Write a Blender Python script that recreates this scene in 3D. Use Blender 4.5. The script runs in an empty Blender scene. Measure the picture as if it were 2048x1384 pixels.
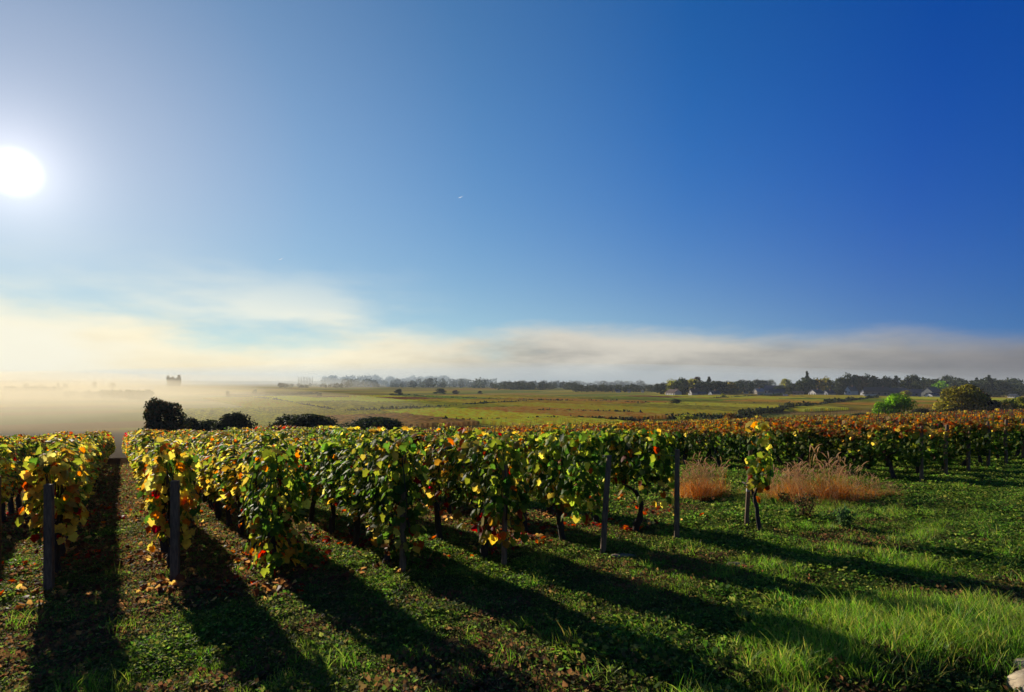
import bpy, math, random
import numpy as np
from mathutils import Vector, Matrix, Euler

random.seed(7)
C = bpy.context.scene.collection
SC = bpy.context.scene
EYE = 1.55
F = 1220.0            # focal length in pixels of a 2048 wide picture
HOR = 766.0

# ------------------------------------------------------------------ camera, sky, sun, exposure
cam_d = bpy.data.cameras.new('camera')
cam = bpy.data.objects.new('camera', cam_d); C.objects.link(cam)
cam_d.sensor_width = 36.0; cam_d.lens = 36.0 * F / 2048.0
cam_d.shift_y = (HOR - 692.0) / 2048.0
cam_d.clip_start = 0.05; cam_d.clip_end = 30000
cam.location = (0, 0, EYE); cam.rotation_euler = (math.radians(90), 0, 0)
SC.camera = cam

SUN_AZ = math.radians(-39.2)      # from +Y, clockwise
SUN_EL = math.radians(15.0)
sd = Vector((math.sin(SUN_AZ) * math.cos(SUN_EL), math.cos(SUN_AZ) * math.cos(SUN_EL), math.sin(SUN_EL)))

SC.view_settings.view_transform = 'Standard'
SC.view_settings.look = 'None'
SC.view_settings.gamma = 1.0
SC.view_settings.use_curve_mapping = False
SC.view_settings.exposure = 0.28
SC.render.engine = 'CYCLES'
cy = SC.cycles
cy.max_bounces = 6; cy.diffuse_bounces = 3; cy.glossy_bounces = 2; cy.transmission_bounces = 4
cy.volume_bounces = 1; cy.transparent_max_bounces = 8
cy.use_denoising = True
cy.use_adaptive_sampling = True; cy.adaptive_threshold = 0.015
cy.sample_clamp_indirect = 4.0


class NT:
    """small helper for wiring nodes"""
    def __init__(s, tree):
        s.t = tree; s.t.nodes.clear()
    def n(s, typ, **kw):
        nd = s.t.nodes.new(typ)
        for k, v in kw.items():
            setattr(nd, k, v)
        return nd
    def put(s, sock, v):
        if hasattr(v, 'is_output') or isinstance(v, bpy.types.NodeSocket):
            s.t.links.new(v, sock)
        else:
            sock.default_value = v
    def m(s, op, a, b=0.0, c=None, clamp=False):
        nd = s.n('ShaderNodeMath', operation=op); nd.use_clamp = clamp
        s.put(nd.inputs[0], a); s.put(nd.inputs[1], b)
        if c is not None: s.put(nd.inputs[2], c)
        return nd.outputs[0]
    def mixc(s, f, a, b, mode='MIX'):
        nd = s.n('ShaderNodeMix', data_type='RGBA', blend_type=mode)
        s.put(nd.inputs[0], f); s.put(nd.inputs[6], a); s.put(nd.inputs[7], b)
        return nd.outputs[2]
    def sstep(s, x, a, b):
        nd = s.n('ShaderNodeMapRange', interpolation_type='SMOOTHSTEP')
        s.put(nd.inputs[0], x); s.put(nd.inputs[1], a); s.put(nd.inputs[2], b)
        nd.inputs[3].default_value = 0; nd.inputs[4].default_value = 1
        return nd.outputs[0]
    def noise(s, vec, scale, detail=3, rough=0.5):
        nd = s.n('ShaderNodeTexNoise')
        if vec is not None: s.t.links.new(vec, nd.inputs['Vector'])
        nd.inputs['Scale'].default_value = scale; nd.inputs['Detail'].default_value = detail
        nd.inputs['Roughness'].default_value = rough
        return nd.outputs['Fac']
    def vmul(s, vec, xyz):
        nd = s.n('ShaderNodeVectorMath', operation='MULTIPLY')
        s.t.links.new(vec, nd.inputs[0]); nd.inputs[1].default_value = xyz
        return nd.outputs[0]
    def ramp(s, fac, stops):
        nd = s.n('ShaderNodeValToRGB')
        s.put(nd.inputs[0], fac)
        cr = nd.color_ramp
        while len(cr.elements) < len(stops): cr.elements.new(0.5)
        for e, (p, c) in zip(cr.elements, stops):
            e.position = p; e.color = (*c, 1)
        return nd.outputs[0]


def build_world():
    w = bpy.data.worlds.new('World'); SC.world = w; w.use_nodes = True
    k = NT(w.node_tree)
    out = k.n('ShaderNodeOutputWorld'); bg = k.n('ShaderNodeBackground')
    sky = k.n('ShaderNodeTexSky', sky_type='NISHITA')
    sky.sun_disc = False; sky.sun_elevation = SUN_EL; sky.sun_rotation = SUN_AZ
    sky.altitude = 250; sky.air_density = 1.0; sky.dust_density = 0.05; sky.ozone_density = 3.0
    hs = k.n('ShaderNodeHueSaturation'); hs.inputs['Saturation'].default_value = 1.22
    k.t.links.new(sky.outputs[0], hs.inputs['Color'])
    skyc = k.mixc(1.0, hs.outputs[0], (0.080, 0.092, 0.112, 1), 'MULTIPLY')   # sky strength
    tc = k.n('ShaderNodeTexCoord').outputs['Generated']
    sp = k.n('ShaderNodeSeparateXYZ'); k.t.links.new(tc, sp.inputs[0])
    X, Y, Z = sp.outputs
    rr = k.m('SQRT', k.m('ADD', k.m('MULTIPLY', X, X), k.m('MULTIPLY', Y, Y)))
    t = k.m('DIVIDE', Z, k.m('MAXIMUM', rr, 0.001))
    dt = k.n('ShaderNodeVectorMath', operation='DOT_PRODUCT')
    k.t.links.new(tc, dt.inputs[0]); dt.inputs[1].default_value = sd
    ang = k.m('MULTIPLY', k.m('ARCCOSINE', k.m('MINIMUM', dt.outputs['Value'], 0.99999)), 57.2958)
    # horizontal angle to the sun
    sh = Vector((sd.x, sd.y, 0)).normalized()
    hz = k.n('ShaderNodeVectorMath', operation='DOT_PRODUCT')
    k.t.links.new(tc, hz.inputs[0]); hz.inputs[1].default_value = sh
    haz = k.m('DIVIDE', hz.outputs['Value'], k.m('MAXIMUM', rr, 0.001))      # cos of azimuth difference
    # sun and the bright air round it
    core = k.m('SUBTRACT', 1.0, k.sstep(ang, 0.2, 2.0))
    h1 = k.m('EXPONENT', k.m('MULTIPLY', ang, -1 / 2.7))
    h2 = k.m('EXPONENT', k.m('MULTIPLY', ang, -1 / 13.0))
    h3 = k.m('EXPONENT', k.m('MULTIPLY', ang, -1 / 34.0))
    def scaled(col, fac):
        nd = k.n('ShaderNodeVectorMath', operation='SCALE')
        nd.inputs[0].default_value = col; k.put(nd.inputs['Scale'], fac); return nd.outputs[0]
    def addv(a, b):
        nd = k.n('ShaderNodeVectorMath', operation='ADD')
        k.t.links.new(a, nd.inputs[0]); k.t.links.new(b, nd.inputs[1]); return nd.outputs[0]
    glow = addv(addv(scaled((0.8, 0.8, 0.8), core), scaled((0.70, 0.63, 0.62), h1)),
                addv(scaled((0.06, 0.06, 0.05), h2), scaled((0.0, 0.0, 0.0), h3)))
    ang01 = k.m('DIVIDE', ang, 120.0)
    grade = k.ramp(ang01, [(0.0, (.36, .42, .56)), (0.085, (.29, .385, .57)), (0.17, (.165, .31, .55)), (0.29, (.070, .215, .49)),
                   (0.44, (.010, .118, .43)), (0.58, (.000, .062, .37)), (0.72, (.001, .052, .30)), (1.0, (.05, .085, .20))])
    high = k.m('SUBTRACT', 1.0, k.m('MULTIPLY', k.sstep(t, 0.12, 0.75), 0.33))
    gd = k.n('ShaderNodeVectorMath', operation='SCALE'); k.t.links.new(grade, gd.inputs[0]); k.put(gd.inputs['Scale'], high); grade = gd.outputs[0]
    base = addv(k.mixc(0.95, skyc, grade), glow)
    # pale band of moist air above the fog
    near = k.sstep(haz, -0.1, 1.0)
    band = k.m('EXPONENT', k.m('MULTIPLY', k.m('MAXIMUM', t, 0.0), -8.0))
    bandc = k.mixc(near, (0.045, 0.21, 0.30, 1), (0.56, 0.78, 0.68, 1))
    base = k.mixc(k.m('MULTIPLY', band, k.m('ADD', k.m('MULTIPLY', near, 0.55), 0.45)), base, bandc)
    # far fog bank
    mp = k.n('ShaderNodeMapping'); k.t.links.new(tc, mp.inputs[0]); mp.inputs['Scale'].default_value = (1, 1, 4.0); mp.inputs['Location'].default_value = (0.35, 0.1, 0.0)
    n1 = k.noise(mp.outputs[0], 2.6, 8, 0.58)
    n2 = k.noise(mp.outputs[0], 4.4, 8, 0.6)
    nb = k.m('SUBTRACT', n1, 0.5)
    # bank top (tangent of elevation) rises toward the sun side
    top = k.m('ADD', k.m('ADD', 0.052, k.m('MULTIPLY', near, 0.030)), k.m('MULTIPLY', nb, k.m('ADD', 0.035, k.m('MULTIPLY', near, 0.20))))
    soft = k.m('ADD', 0.013, k.m('MULTIPLY', near, 0.026))
    mask = k.m('SUBTRACT', 1.0, k.sstep(t, k.m('SUBTRACT', top, soft), k.m('ADD', top, soft)))
    shade = k.sstep(k.m('ADD', k.m('DIVIDE', t, 0.085), k.m('MULTIPLY', k.m('SUBTRACT', n2, 0.5), k.m('ADD', 0.8, k.m('MULTIPLY', near, 2.4)))), -0.15, 1.1)
    far_hi = (0.19, 0.185, 0.21, 1); far_lo = (0.11, 0.115, 0.14, 1)
    mid_hi = (0.56, 0.53, 0.46, 1); mid_lo = (0.25, 0.25, 0.24, 1)
    sun_hi = (0.84, 0.77, 0.57, 1); sun_lo = (0.76, 0.67, 0.47, 1)
    a1 = k.sstep(haz, 0.0, 0.66); a2 = k.sstep(haz, 0.70, 0.97)
    hi = k.mixc(a2, k.mixc(a1, far_hi, mid_hi), sun_hi)
    lo = k.mixc(a2, k.mixc(a1, far_lo, mid_lo), sun_lo)
    fogc = k.mixc(shade, lo, hi)
    base = k.mixc(mask, base, fogc)
    # loose wisps drifting above the bank on the sunny side
    wn = k.noise(mp.outputs[0], 3.1, 4, 0.5)
    wis = k.m('MULTIPLY', k.sstep(wn, 0.43, 0.68), k.m('MULTIPLY', k.sstep(haz, 0.80, 0.97), k.m('SUBTRACT', 1.0, k.sstep(t, 0.07, 0.22))))
    base = k.mixc(k.m('MULTIPLY', wis, 0.85), base, (0.80, 0.78, 0.65, 1))
    k.t.links.new(base, bg.inputs[0]); bg.inputs[1].default_value = 1.0
    k.t.links.new(bg.outputs[0], out.inputs[0])
build_world()

sl = bpy.data.lights.new('sun', 'SUN'); sl.energy = 5.0; sl.angle = math.radians(0.5); sl.color = (1.0, 0.90, 0.72)
so = bpy.data.objects.new('sun', sl); C.objects.link(so)
so.rotation_euler = sd.to_track_quat('Z', 'Y').to_euler(); so.location = (-60, 70, 40)

# ------------------------------------------------------------------ noise, terrain, pixel -> ground
def _h(ix, iy, seed):
    n = (ix.astype(np.int64) * 374761393 + iy.astype(np.int64) * 668265263 + seed * 1442695041) & 0xffffffff
    n = ((n ^ (n >> 13)) * 1274126177) & 0xffffffff
    return ((n ^ (n >> 16)) & 0xffff) / 65535.0
def vn(x, y, seed=0):
    x = np.asarray(x, float); y = np.asarray(y, float)
    ix = np.floor(x); iy = np.floor(y); fx = x - ix; fy = y - iy
    fx = fx * fx * (3 - 2 * fx); fy = fy * fy * (3 - 2 * fy)
    a = _h(ix, iy, seed); b = _h(ix + 1, iy, seed); c = _h(ix, iy + 1, seed); d = _h(ix + 1, iy + 1, seed)
    return (a * (1 - fx) + b * fx) * (1 - fy) + (c * (1 - fx) + d * fx) * fy
def fbm(x, y, seed=0, o=4):
    s = 0; a = 0.5; t = 0
    for i in range(o):
        s = s + a * vn(x * 2 ** i, y * 2 ** i, seed + i); t += a; a *= 0.5
    return s / t
def ss(x, a, b):
    t = np.clip((x - a) / (b - a), 0, 1); return t * t * (3 - 2 * t)

def H(x, y):
    x = np.asarray(x, float); y = np.asarray(y, float)
    yy = np.maximum(y, -12)
    xx = np.clip(x, -160, 170)
    near = -0.036 * yy + 0.032 * xx - 0.00072 * np.maximum(yy, 0) ** 2
    q = np.hypot(x, y)
    plain = -8.5 + 8.5 * ss(y, 520, 1500) * ss(-x, -700, 500) + 26 * ss(q, 1500, 3600) * ss(-x / (q + 1), -0.35, 0.35) * 0.45
    plain = plain + 1.2 * (fbm(x / 190, y / 190, 5, 2) - .5) * ss(y, 200, 420)
    k = 1.4
    m = np.maximum(near, plain)
    z = m + k * np.log(np.exp((near - m) / k) + np.exp((plain - m) / k)) - k * np.log(1 + np.exp(-np.abs(near - plain) / k)) * 0.55
    w = 1 - ss(q, 14, 34)
    z = z + w * (0.075 * (fbm(x * .9, y * .9, 11, 3) - .5) + 0.03 * (fbm(x * 4, y * 4, 15, 2) - .5))
    # grassy hump and hollow on the right of the headland
    z = z + 0.10 * np.exp(-((x - 2.7) / .9) ** 2 - ((y - 3.6) / .55) ** 2) - 0.07 * np.exp(-((x - 2.9) / 1.0) ** 2 - ((y - 2.95) / .3) ** 2)
    return z
Z0 = float(H(0, 0))
def Hs(x, y): return float(H(x, y)) - Z0
def HN(x, y): return H(x, y) - Z0

def G(px, py, lift=0.0):
    """ground point seen at a place of the 2048 x 1384 picture"""
    u = (px - 1024) / F; v = (HOR - py) / F
    d = 1.5 * 1.012 ** np.arange(640)
    f = EYE + v * d - (HN(u * d, d) + lift)
    i = np.argmax(f < 0)
    if f[i] >= 0: i = len(d) - 1
    a, b = d[max(i - 1, 0)], d[i]
    for _ in range(25):
        mth = (a + b) / 2
        if EYE + v * mth - (Hs(u * mth, mth) + lift) < 0: b = mth
        else: a = mth
    return (u * a, a, Hs(u * a, a))
def AT(px, d):
    x = (px - 1024) / F * d
    return (x, d, Hs(x, d))

RX, RY = -0.541, 0.841        # direction of the vine rows
def PS(p, s): return (p * RY + s * RX, -p * RX + s * RY)     # across / along -> x, y
ROWANG = math.atan2(RY, RX)

# ------------------------------------------------------------------ object helpers
def mesh(name, V, Fc, cols=None, mat=None, smooth=False):
    me = bpy.data.meshes.new(name)
    V = np.asarray(V, np.float32)
    if isinstance(Fc, np.ndarray):
        k = Fc.shape[1]; n = len(Fc)
        me.vertices.add(len(V)); me.vertices.foreach_set('co', V.ravel())
        me.loops.add(n * k); me.loops.foreach_set('vertex_index', Fc.astype(np.int32).ravel())
        me.polygons.add(n); me.polygons.foreach_set('loop_start', np.arange(0, n * k, k, dtype=np.int32))
        try: me.polygons.foreach_set('loop_total', np.full(n, k, np.int32))
        except Exception: pass
        me.update(calc_edges=True)
    else:
        me.from_pydata(V.tolist(), [], Fc); me.update()
    if cols is not None:
        c = np.ones((len(V), 4), np.float32); c[:, :3] = cols
        at = me.color_attributes.new('Col', 'FLOAT_COLOR', 'POINT'); at.data.foreach_set('color', c.ravel())
    if mat:
        for m_ in (mat if isinstance(mat, (list, tuple)) else [mat]): me.materials.append(m_)
    if smooth: me.polygons.foreach_set('use_smooth', [True] * len(me.polygons))
    return me
def link(name, data, loc=(0, 0, 0), parent=None, rz=0.0, sc=None):
    o = bpy.data.objects.new(name, data); C.objects.link(o); o.location = loc
    if rz: o.rotation_euler = (0, 0, rz)
    if sc is not None: o.scale = sc if hasattr(sc, '__len__') else (sc,) * 3
    if parent: o.parent = parent
    return o
def tag(o, label=None, cat=None, group=None, kind=None):
    if label: o['label'] = label
    if cat: o['category'] = cat
    if group: o['group'] = group
    if kind: o['kind'] = kind
    return o
def dup(o, parent=None):
    c = o.copy(); C.objects.link(c); c.parent = parent
    for ch in list(o.children): dup(ch, c)
    return c

class MB:
    def __init__(s): s.v = []; s.f = []; s.c = []
    def add(s, v, f, col=(1, 1, 1)):
        o = len(s.v); s.v += [tuple(map(float, p)) for p in v]; s.f += [tuple(i + o for i in q) for q in f]; s.c += [col] * len(v)
    def box(s, c, d, rz=0, col=(1, 1, 1), taper=1.0):
        cx, cy_, cz = c; a, b, h = d[0] / 2, d[1] / 2, d[2] / 2; cr, sr = math.cos(rz), math.sin(rz); V = []
        for z, k in ((-h, 1), (h, taper)):
            for x, y in ((-a, -b), (a, -b), (a, b), (-a, b)):
                V.append((cx + k * (x * cr - y * sr), cy_ + k * (x * sr + y * cr), cz + z))
        s.add(V, [(0, 3, 2, 1), (4, 5, 6, 7), (0, 1, 5, 4), (1, 2, 6, 5), (2, 3, 7, 6), (3, 0, 4, 7)], col)
    def tube(s, pts, rad, n=6, col=(1, 1, 1), cap=True, jit=0.0, rng=random):
        pts = [Vector(p) for p in pts]; V = []; Fc = []
        for i, p in enumerate(pts):
            d = (pts[min(i + 1, len(pts) - 1)] - pts[max(i - 1, 0)]).normalized()
            a = d.cross(Vector((0.13, 0.99, 0.05))).normalized(); b = d.cross(a)
            r = rad[i] if hasattr(rad, '__len__') else rad
            for j in range(n):
                t = 2 * math.pi * j / n; rr = r * (1 + jit * (rng.random() - .5))
                V.append(p + a * math.cos(t) * rr + b * math.sin(t) * rr)
        for i in range(len(pts) - 1):
            for j in range(n):
                Fc.append((i * n + j, i * n + (j + 1) % n, (i + 1) * n + (j + 1) % n, (i + 1) * n + j))
        if cap: Fc += [tuple(range(n))[::-1], tuple(range((len(pts) - 1) * n, len(pts) * n))]
        s.add(V, Fc, col)
    def mesh(s, name, mat=None, smooth=False):
        return mesh(name, s.v, s.f, np.array(s.c), mat, smooth)
    def build(s, name, mat=None, parent=None, loc=(0, 0, 0), rz=0.0, smooth=False):
        return link(name, s.mesh(name, mat, smooth), loc, parent, rz)

# ------------------------------------------------------------------ materials
def mat(name):
    m_ = bpy.data.materials.new(name); m_.use_nodes = True; k = NT(m_.node_tree)
    out = k.n('ShaderNodeOutputMaterial'); return m_, k, out
def leafmat(name, trans=0.5, rough=0.38, tboost=1.9, spec=0.5, hue=0.03, val=0.35, tint=(1, 1, 1)):
    m_, k, out = mat(name)
    at = k.n('ShaderNodeAttribute', attribute_name='Col').outputs['Color']
    rnd = k.n('ShaderNodeObjectInfo').outputs['Random']
    hs = k.n('ShaderNodeHueSaturation')
    k.put(hs.inputs['Hue'], k.m('ADD', 0.5 - hue / 2, k.m('MULTIPLY', rnd, hue)))
    k.put(hs.inputs['Value'], k.m('ADD', 1 - val / 2, k.m('MULTIPLY', rnd, val)))
    k.t.links.new(k.mixc(1.0, at, (*tint, 1), 'MULTIPLY'), hs.inputs['Color'])
    g = k.n('ShaderNodeNewGeometry')
    sp = k.noise(g.outputs['Position'], 38, 2)
    colr = k.mixc(k.m('MULTIPLY', k.sstep(sp, 0.5, 0.75), 0.35), hs.outputs[0], (0.12, 0.05, 0.015, 1))
    pb = k.n('ShaderNodeBsdfPrincipled'); k.put(pb.inputs['Base Color'], colr)
    pb.inputs['Roughness'].default_value = rough; pb.inputs['Specular IOR Level'].default_value = spec
    tr = k.n('ShaderNodeBsdfTranslucent')
    hs2 = k.n('ShaderNodeHueSaturation'); hs2.inputs['Saturation'].default_value = 1.1; hs2.inputs['Value'].default_value = tboost
    k.t.links.new(colr, hs2.inputs['Color']); k.t.links.new(hs2.outputs[0], tr.inputs[0])
    mx = k.n('ShaderNodeMixShader'); mx.inputs[0].default_value = trans
    k.t.links.new(pb.outputs[0], mx.inputs[1]); k.t.links.new(tr.outputs[0], mx.inputs[2])
    k.t.links.new(mx.outputs[0], out.inputs[0]); return m_
def barkmat(name, c1, c2, scale=30):
    m_, k, out = mat(name)
    tcn = k.n('ShaderNodeTexCoord').outputs['Object']
    v = k.vmul(tcn, (1, 1, 0.18)); n = k.noise(v, scale, 5, 0.65)
    n2 = k.noise(tcn, 3, 3)
    cc = k.ramp(k.m('ADD', k.m('MULTIPLY', n, 0.7), k.m('MULTIPLY', n2, 0.3)), [(0.35, c1), (0.65, c2)])
    pb = k.n('ShaderNodeBsdfPrincipled'); k.put(pb.inputs['Base Color'], cc); pb.inputs['Roughness'].default_value = 0.85
    bp = k.n('ShaderNodeBump'); bp.inputs['Strength'].default_value = 0.6; bp.inputs['Distance'].default_value = 0.01
    k.t.links.new(n, bp.inputs['Height']); k.t.links.new(bp.outputs[0], pb.inputs['Normal'])
    k.t.links.new(pb.outputs[0], out.inputs[0]); return m_
def colmat(name, base, rough=0.8, var=0.25, scale=2.0):
    """flat colour with stains; uses the Col attribute when base is None"""
    m_, k, out = mat(name)
    tcn = k.n('ShaderNodeTexCoord').outputs['Object']; n = k.noise(tcn, scale, 5, 0.6)
    src = k.n('ShaderNodeAttribute', attribute_name='Col').outputs['Color'] if base is None else (*base, 1)
    cc = k.mixc(1.0, src, k.ramp(n, [(0.3, (1 - var,) * 3), (0.7, (1.0,) * 3)]), 'MULTIPLY')
    pb = k.n('ShaderNodeBsdfPrincipled'); k.put(pb.inputs['Base Color'], cc); pb.inputs['Roughness'].default_value = rough
    pb.inputs['Specular IOR Level'].default_value = 0.25
    k.t.links.new(pb.outputs[0], out.inputs[0]); return m_

M_LEAF = leafmat('vine_leaf', 0.62, 0.58, 2.6, 0.14)
M_WEED = leafmat('weed_leaf', 0.55, 0.7, 2.7, 0.06, 0.04, 0.4)
M_GRASS = leafmat('grass_blade', 0.5, 0.5, 2.4, 0.25, 0.04, 0.4)
M_DRY = leafmat('dry_grass_blade', 0.55, 0.6, 2.0, 0.15, 0.02, 0.3)
M_TREE = leafmat('tree_leaf', 0.3, 0.7, 1.5, 0.08, 0.05, 0.4)
M_TREEB = leafmat('sunlit_tree_leaf', 0.6, 0.7, 2.4, 0.05, 0.05, 0.3)
M_PLOT = leafmat('distant_vine_leaf', 0.5, 1.0, 1.7, 0.0, 0.04, 0.2)
M_BARK = barkmat('vine_bark', (0.018, 0.012, 0.008), (0.075, 0.05, 0.033))
M_POST = barkmat('weathered_post_wood', (0.095, 0.055, 0.028), (0.30, 0.19, 0.10), 45)
M_TBARK = barkmat('tree_bark', (0.03, 0.022, 0.016), (0.10, 0.08, 0.06), 6)
M_WIRE = colmat('galvanised_wire', (0.22, 0.22, 0.21), 0.4)
M_BAND = colmat('white_band', (0.6, 0.6, 0.58), 0.5, 0.3, 30)
M_WALL = colmat('house_render', None, 0.85, 0.25, 0.6)
M_ROOF = colmat('house_roof', None, 0.8, 0.35, 1.2)
M_GLASS = colmat('window_glass', (0.03, 0.035, 0.04), 0.15, 0.1)
M_STONE = barkmat('stone_face', (0.20, 0.13, 0.07), (0.62, 0.50, 0.32), 9)
M_FLAT = colmat('field_stone', (0.23, 0.17, 0.12), 0.85, 0.5, 14.0)
def icemat():
    m_, k, out = mat('contrail_ice'); t = k.n('ShaderNodeBsdfTranslucent'); t.inputs[0].default_value = (1, 1, 1, 1)
    k.t.links.new(t.outputs[0], out.inputs[0]); return m_
M_CONTRAIL = icemat()

def ground_material():
    m_, k, out = mat('vineyard_ground')
    g = k.n('ShaderNodeNewGeometry'); P = g.outputs['Position']
    sp = k.n('ShaderNodeSeparateXYZ'); k.t.links.new(P, sp.inputs[0]); X, Y, Zz = sp.outputs
    big = k.noise(P, 0.7, 4); fine = k.noise(P, 14, 5, 0.65); vf = k.noise(P, 60, 3, 0.6)
    soil = k.ramp(fine, [(0.3, (0.022, 0.014, 0.009)), (0.55, (0.06, 0.036, 0.02)), (0.75, (0.10, 0.055, 0.03))])
    moss = k.ramp(fine, [(0.3, (0.012, 0.022, 0.006)), (0.7, (0.045, 0.075, 0.016))])
    f = k.sstep(k.m('ADD', k.m('ADD', k.m('MULTIPLY', big, 1.0), k.m('MULTIPLY', vf, 0.25)), k.m('MULTIPLY', X, 0.05)), 0.42, 0.72)
    nearc = k.mixc(f, soil, moss)
    # plain: parcels of vines in rotated coordinates
    mp = k.n('ShaderNodeMapping'); k.t.links.new(P, mp.inputs[0])
    mp.inputs['Rotation'].default_value = (0, 0, -(ROWANG - math.pi / 2))
    br = k.n('ShaderNodeTexBrick'); k.t.links.new(mp.outputs[0], br.inputs['Vector'])
    br.inputs['Scale'].default_value = 1.0; br.inputs['Brick Width'].default_value = 110; br.inputs['Row Height'].default_value = 27
    br.inputs['Mortar Size'].default_value = 0.0; br.inputs['Color1'].default_value = (0, 0, 0, 1); br.inputs['Color2'].default_value = (1, 1, 1, 1)
    br.inputs['Mortar'].default_value = (0, 0, 0, 1); br.offset = 0.37
    fld = k.ramp(br.outputs['Color'], [(0.0, (0.15, 0.16, 0.03)), (0.22, (0.30, 0.24, 0.04)), (0.42, (0.11, 0.15, 0.025)), (0.58, (0.46, 0.31, 0.04)),
                 (0.72, (0.15, 0.085, 0.035)), (0.88, (0.34, 0.19, 0.04)), (1.0, (0.13, 0.17, 0.03))])
    fn = k.noise(P, 0.35, 4, 0.7)
    fld = k.mixc(1.0, fld, k.ramp(fn, [(0.3, (1.0, 1.0, .95)), (0.7, (1.2, 1.2, 1.15))]), 'MULTIPLY')
    cc = k.mixc(k.sstep(Y, 118, 135), nearc, fld)
    pb = k.n('ShaderNodeBsdfPrincipled'); k.put(pb.inputs['Base Color'], cc); pb.inputs['Roughness'].default_value = 0.9
    pb.inputs['Specular IOR Level'].default_value = 0.0
    bp = k.n('ShaderNodeBump'); bp.inputs['Strength'].default_value = 0.9; bp.inputs['Distance'].default_value = 0.03
    k.t.links.new(k.m('ADD', fine, k.m('MULTIPLY', vf, 0.4)), bp.inputs['Height']); k.t.links.new(bp.outputs[0], pb.inputs['Normal'])
    k.t.links.new(pb.outputs[0], out.inputs[0]); return m_

# ------------------------------------------------------------------ ground sheet
def build_ground():
    th = np.concatenate([np.radians(np.linspace(-62, 62, 620)), np.radians(np.linspace(62, 298, 60))[1:-1]])
    r = np.concatenate([[0.0], 0.25 * 1.0262 ** np.arange(400)])
    r = r[r < 7800]
    T, R = np.meshgrid(th, r); Xg = np.sin(T) * R; Yg = np.cos(T) * R
    V = np.stack([Xg, Yg, HN(Xg, Yg)], -1).reshape(-1, 3)
    nt, nr = len(th), len(r)
    i, j = np.meshgrid(np.arange(nr - 1), np.arange(nt), indexing='ij'); j2 = (j + 1) % nt
    Fc = np.stack([i * nt + j, (i + 1) * nt + j, (i + 1) * nt + j2, i * nt + j2], -1).reshape(-1, 4)
    me = mesh('ground', V, Fc, None, ground_material(), True)
    me.flip_normals()
    o = link('ground', me); tag(o, kind='structure')
build_ground()

# ------------------------------------------------------------------ leaf templates
def tmpl_vine():
    out = [(0, .06), (.20, -.06), (.44, .06), (.40, .26), (.56, .44), (.36, .60), (.25, .80), (0, 1.02),
           (-.25, .80), (-.36, .60), (-.56, .44), (-.40, .26), (-.44, .06), (-.20, -.06)]
    V = [(0, .38, .05)] + [(x, y, -.22 * abs(x) - .10 * (y - .4) ** 2 * 2) for x, y in out]
    n = len(out); return np.array(V), np.array([(0, 1 + i, 1 + (i + 1) % n) for i in range(n)])
def tmpl_mid():
    out = [(0, .04), (.42, .05), (.54, .45), (.25, .8), (0, 1.0), (-.25, .8), (-.54, .45), (-.42, .05)]
    V = [(0, .4, .06)] + [(x, y, -.22 * abs(x)) for x, y in out]
    n = len(out); return np.array(V), np.array([(0, 1 + i, 1 + (i + 1) % n) for i in range(n)])
def tmpl_low():
    V = [(0, 0, 0), (.5, .4, -.12), (0, 1, 0), (-.5, .4, -.12)]
    return np.array(V, float), np.array([(0, 1, 2), (0, 2, 3)])
TV, TM, TL = tmpl_vine(), tmpl_mid(), tmpl_low()

def norm(a): return a / np.maximum(np.linalg.norm(a, axis=-1, keepdims=True), 1e-9)
def leaves(pos, nrm, tip, size, cols, T, rng, curl=0.5):
    """many leaves in one array; returns verts, tris, colours"""
    V0, F0 = T; n = len(pos)
    Zv = norm(nrm); Yv = norm(tip - (tip * Zv).sum(-1, keepdims=True) * Zv); Xv = np.cross(Yv, Zv)
    cz = 1 + curl * (rng.random((n, 1)) * 6 - 2.4)
    L = V0[None] * size[:, None, None]
    W = L[..., 0:1] * Xv[:, None] + L[..., 1:2] * Yv[:, None] + L[..., 2:3] * cz[:, None] * Zv[:, None] + pos[:, None]
    V = W.reshape(-1, 3); Fc = (F0[None] + (np.arange(n) * len(V0))[:, None, None]).reshape(-1, 3)
    col = np.repeat(cols, len(V0), 0)
    return V, Fc, col

PAL = dict(green=(.060, .115, .018), dgreen=(.028, .066, .012), lime=(.20, .24, .035), yellow=(.46, .37, .075), gold=(.38, .23, .045),
           orange=(.42, .12, .018), red=(.26, .022, .012), brown=(.13, .06, .025), pale=(.36, .33, .10))
def pick(rng, n, weights):
    ks = list(weights); w = np.array([weights[q] for q in ks], float); w /= w.sum()
    idx = rng.choice(len(ks), n, p=w); base = np.array([PAL[q] for q in ks])[idx]
    return base * (0.75 + 0.5 * rng.random((n, 1)))

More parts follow.
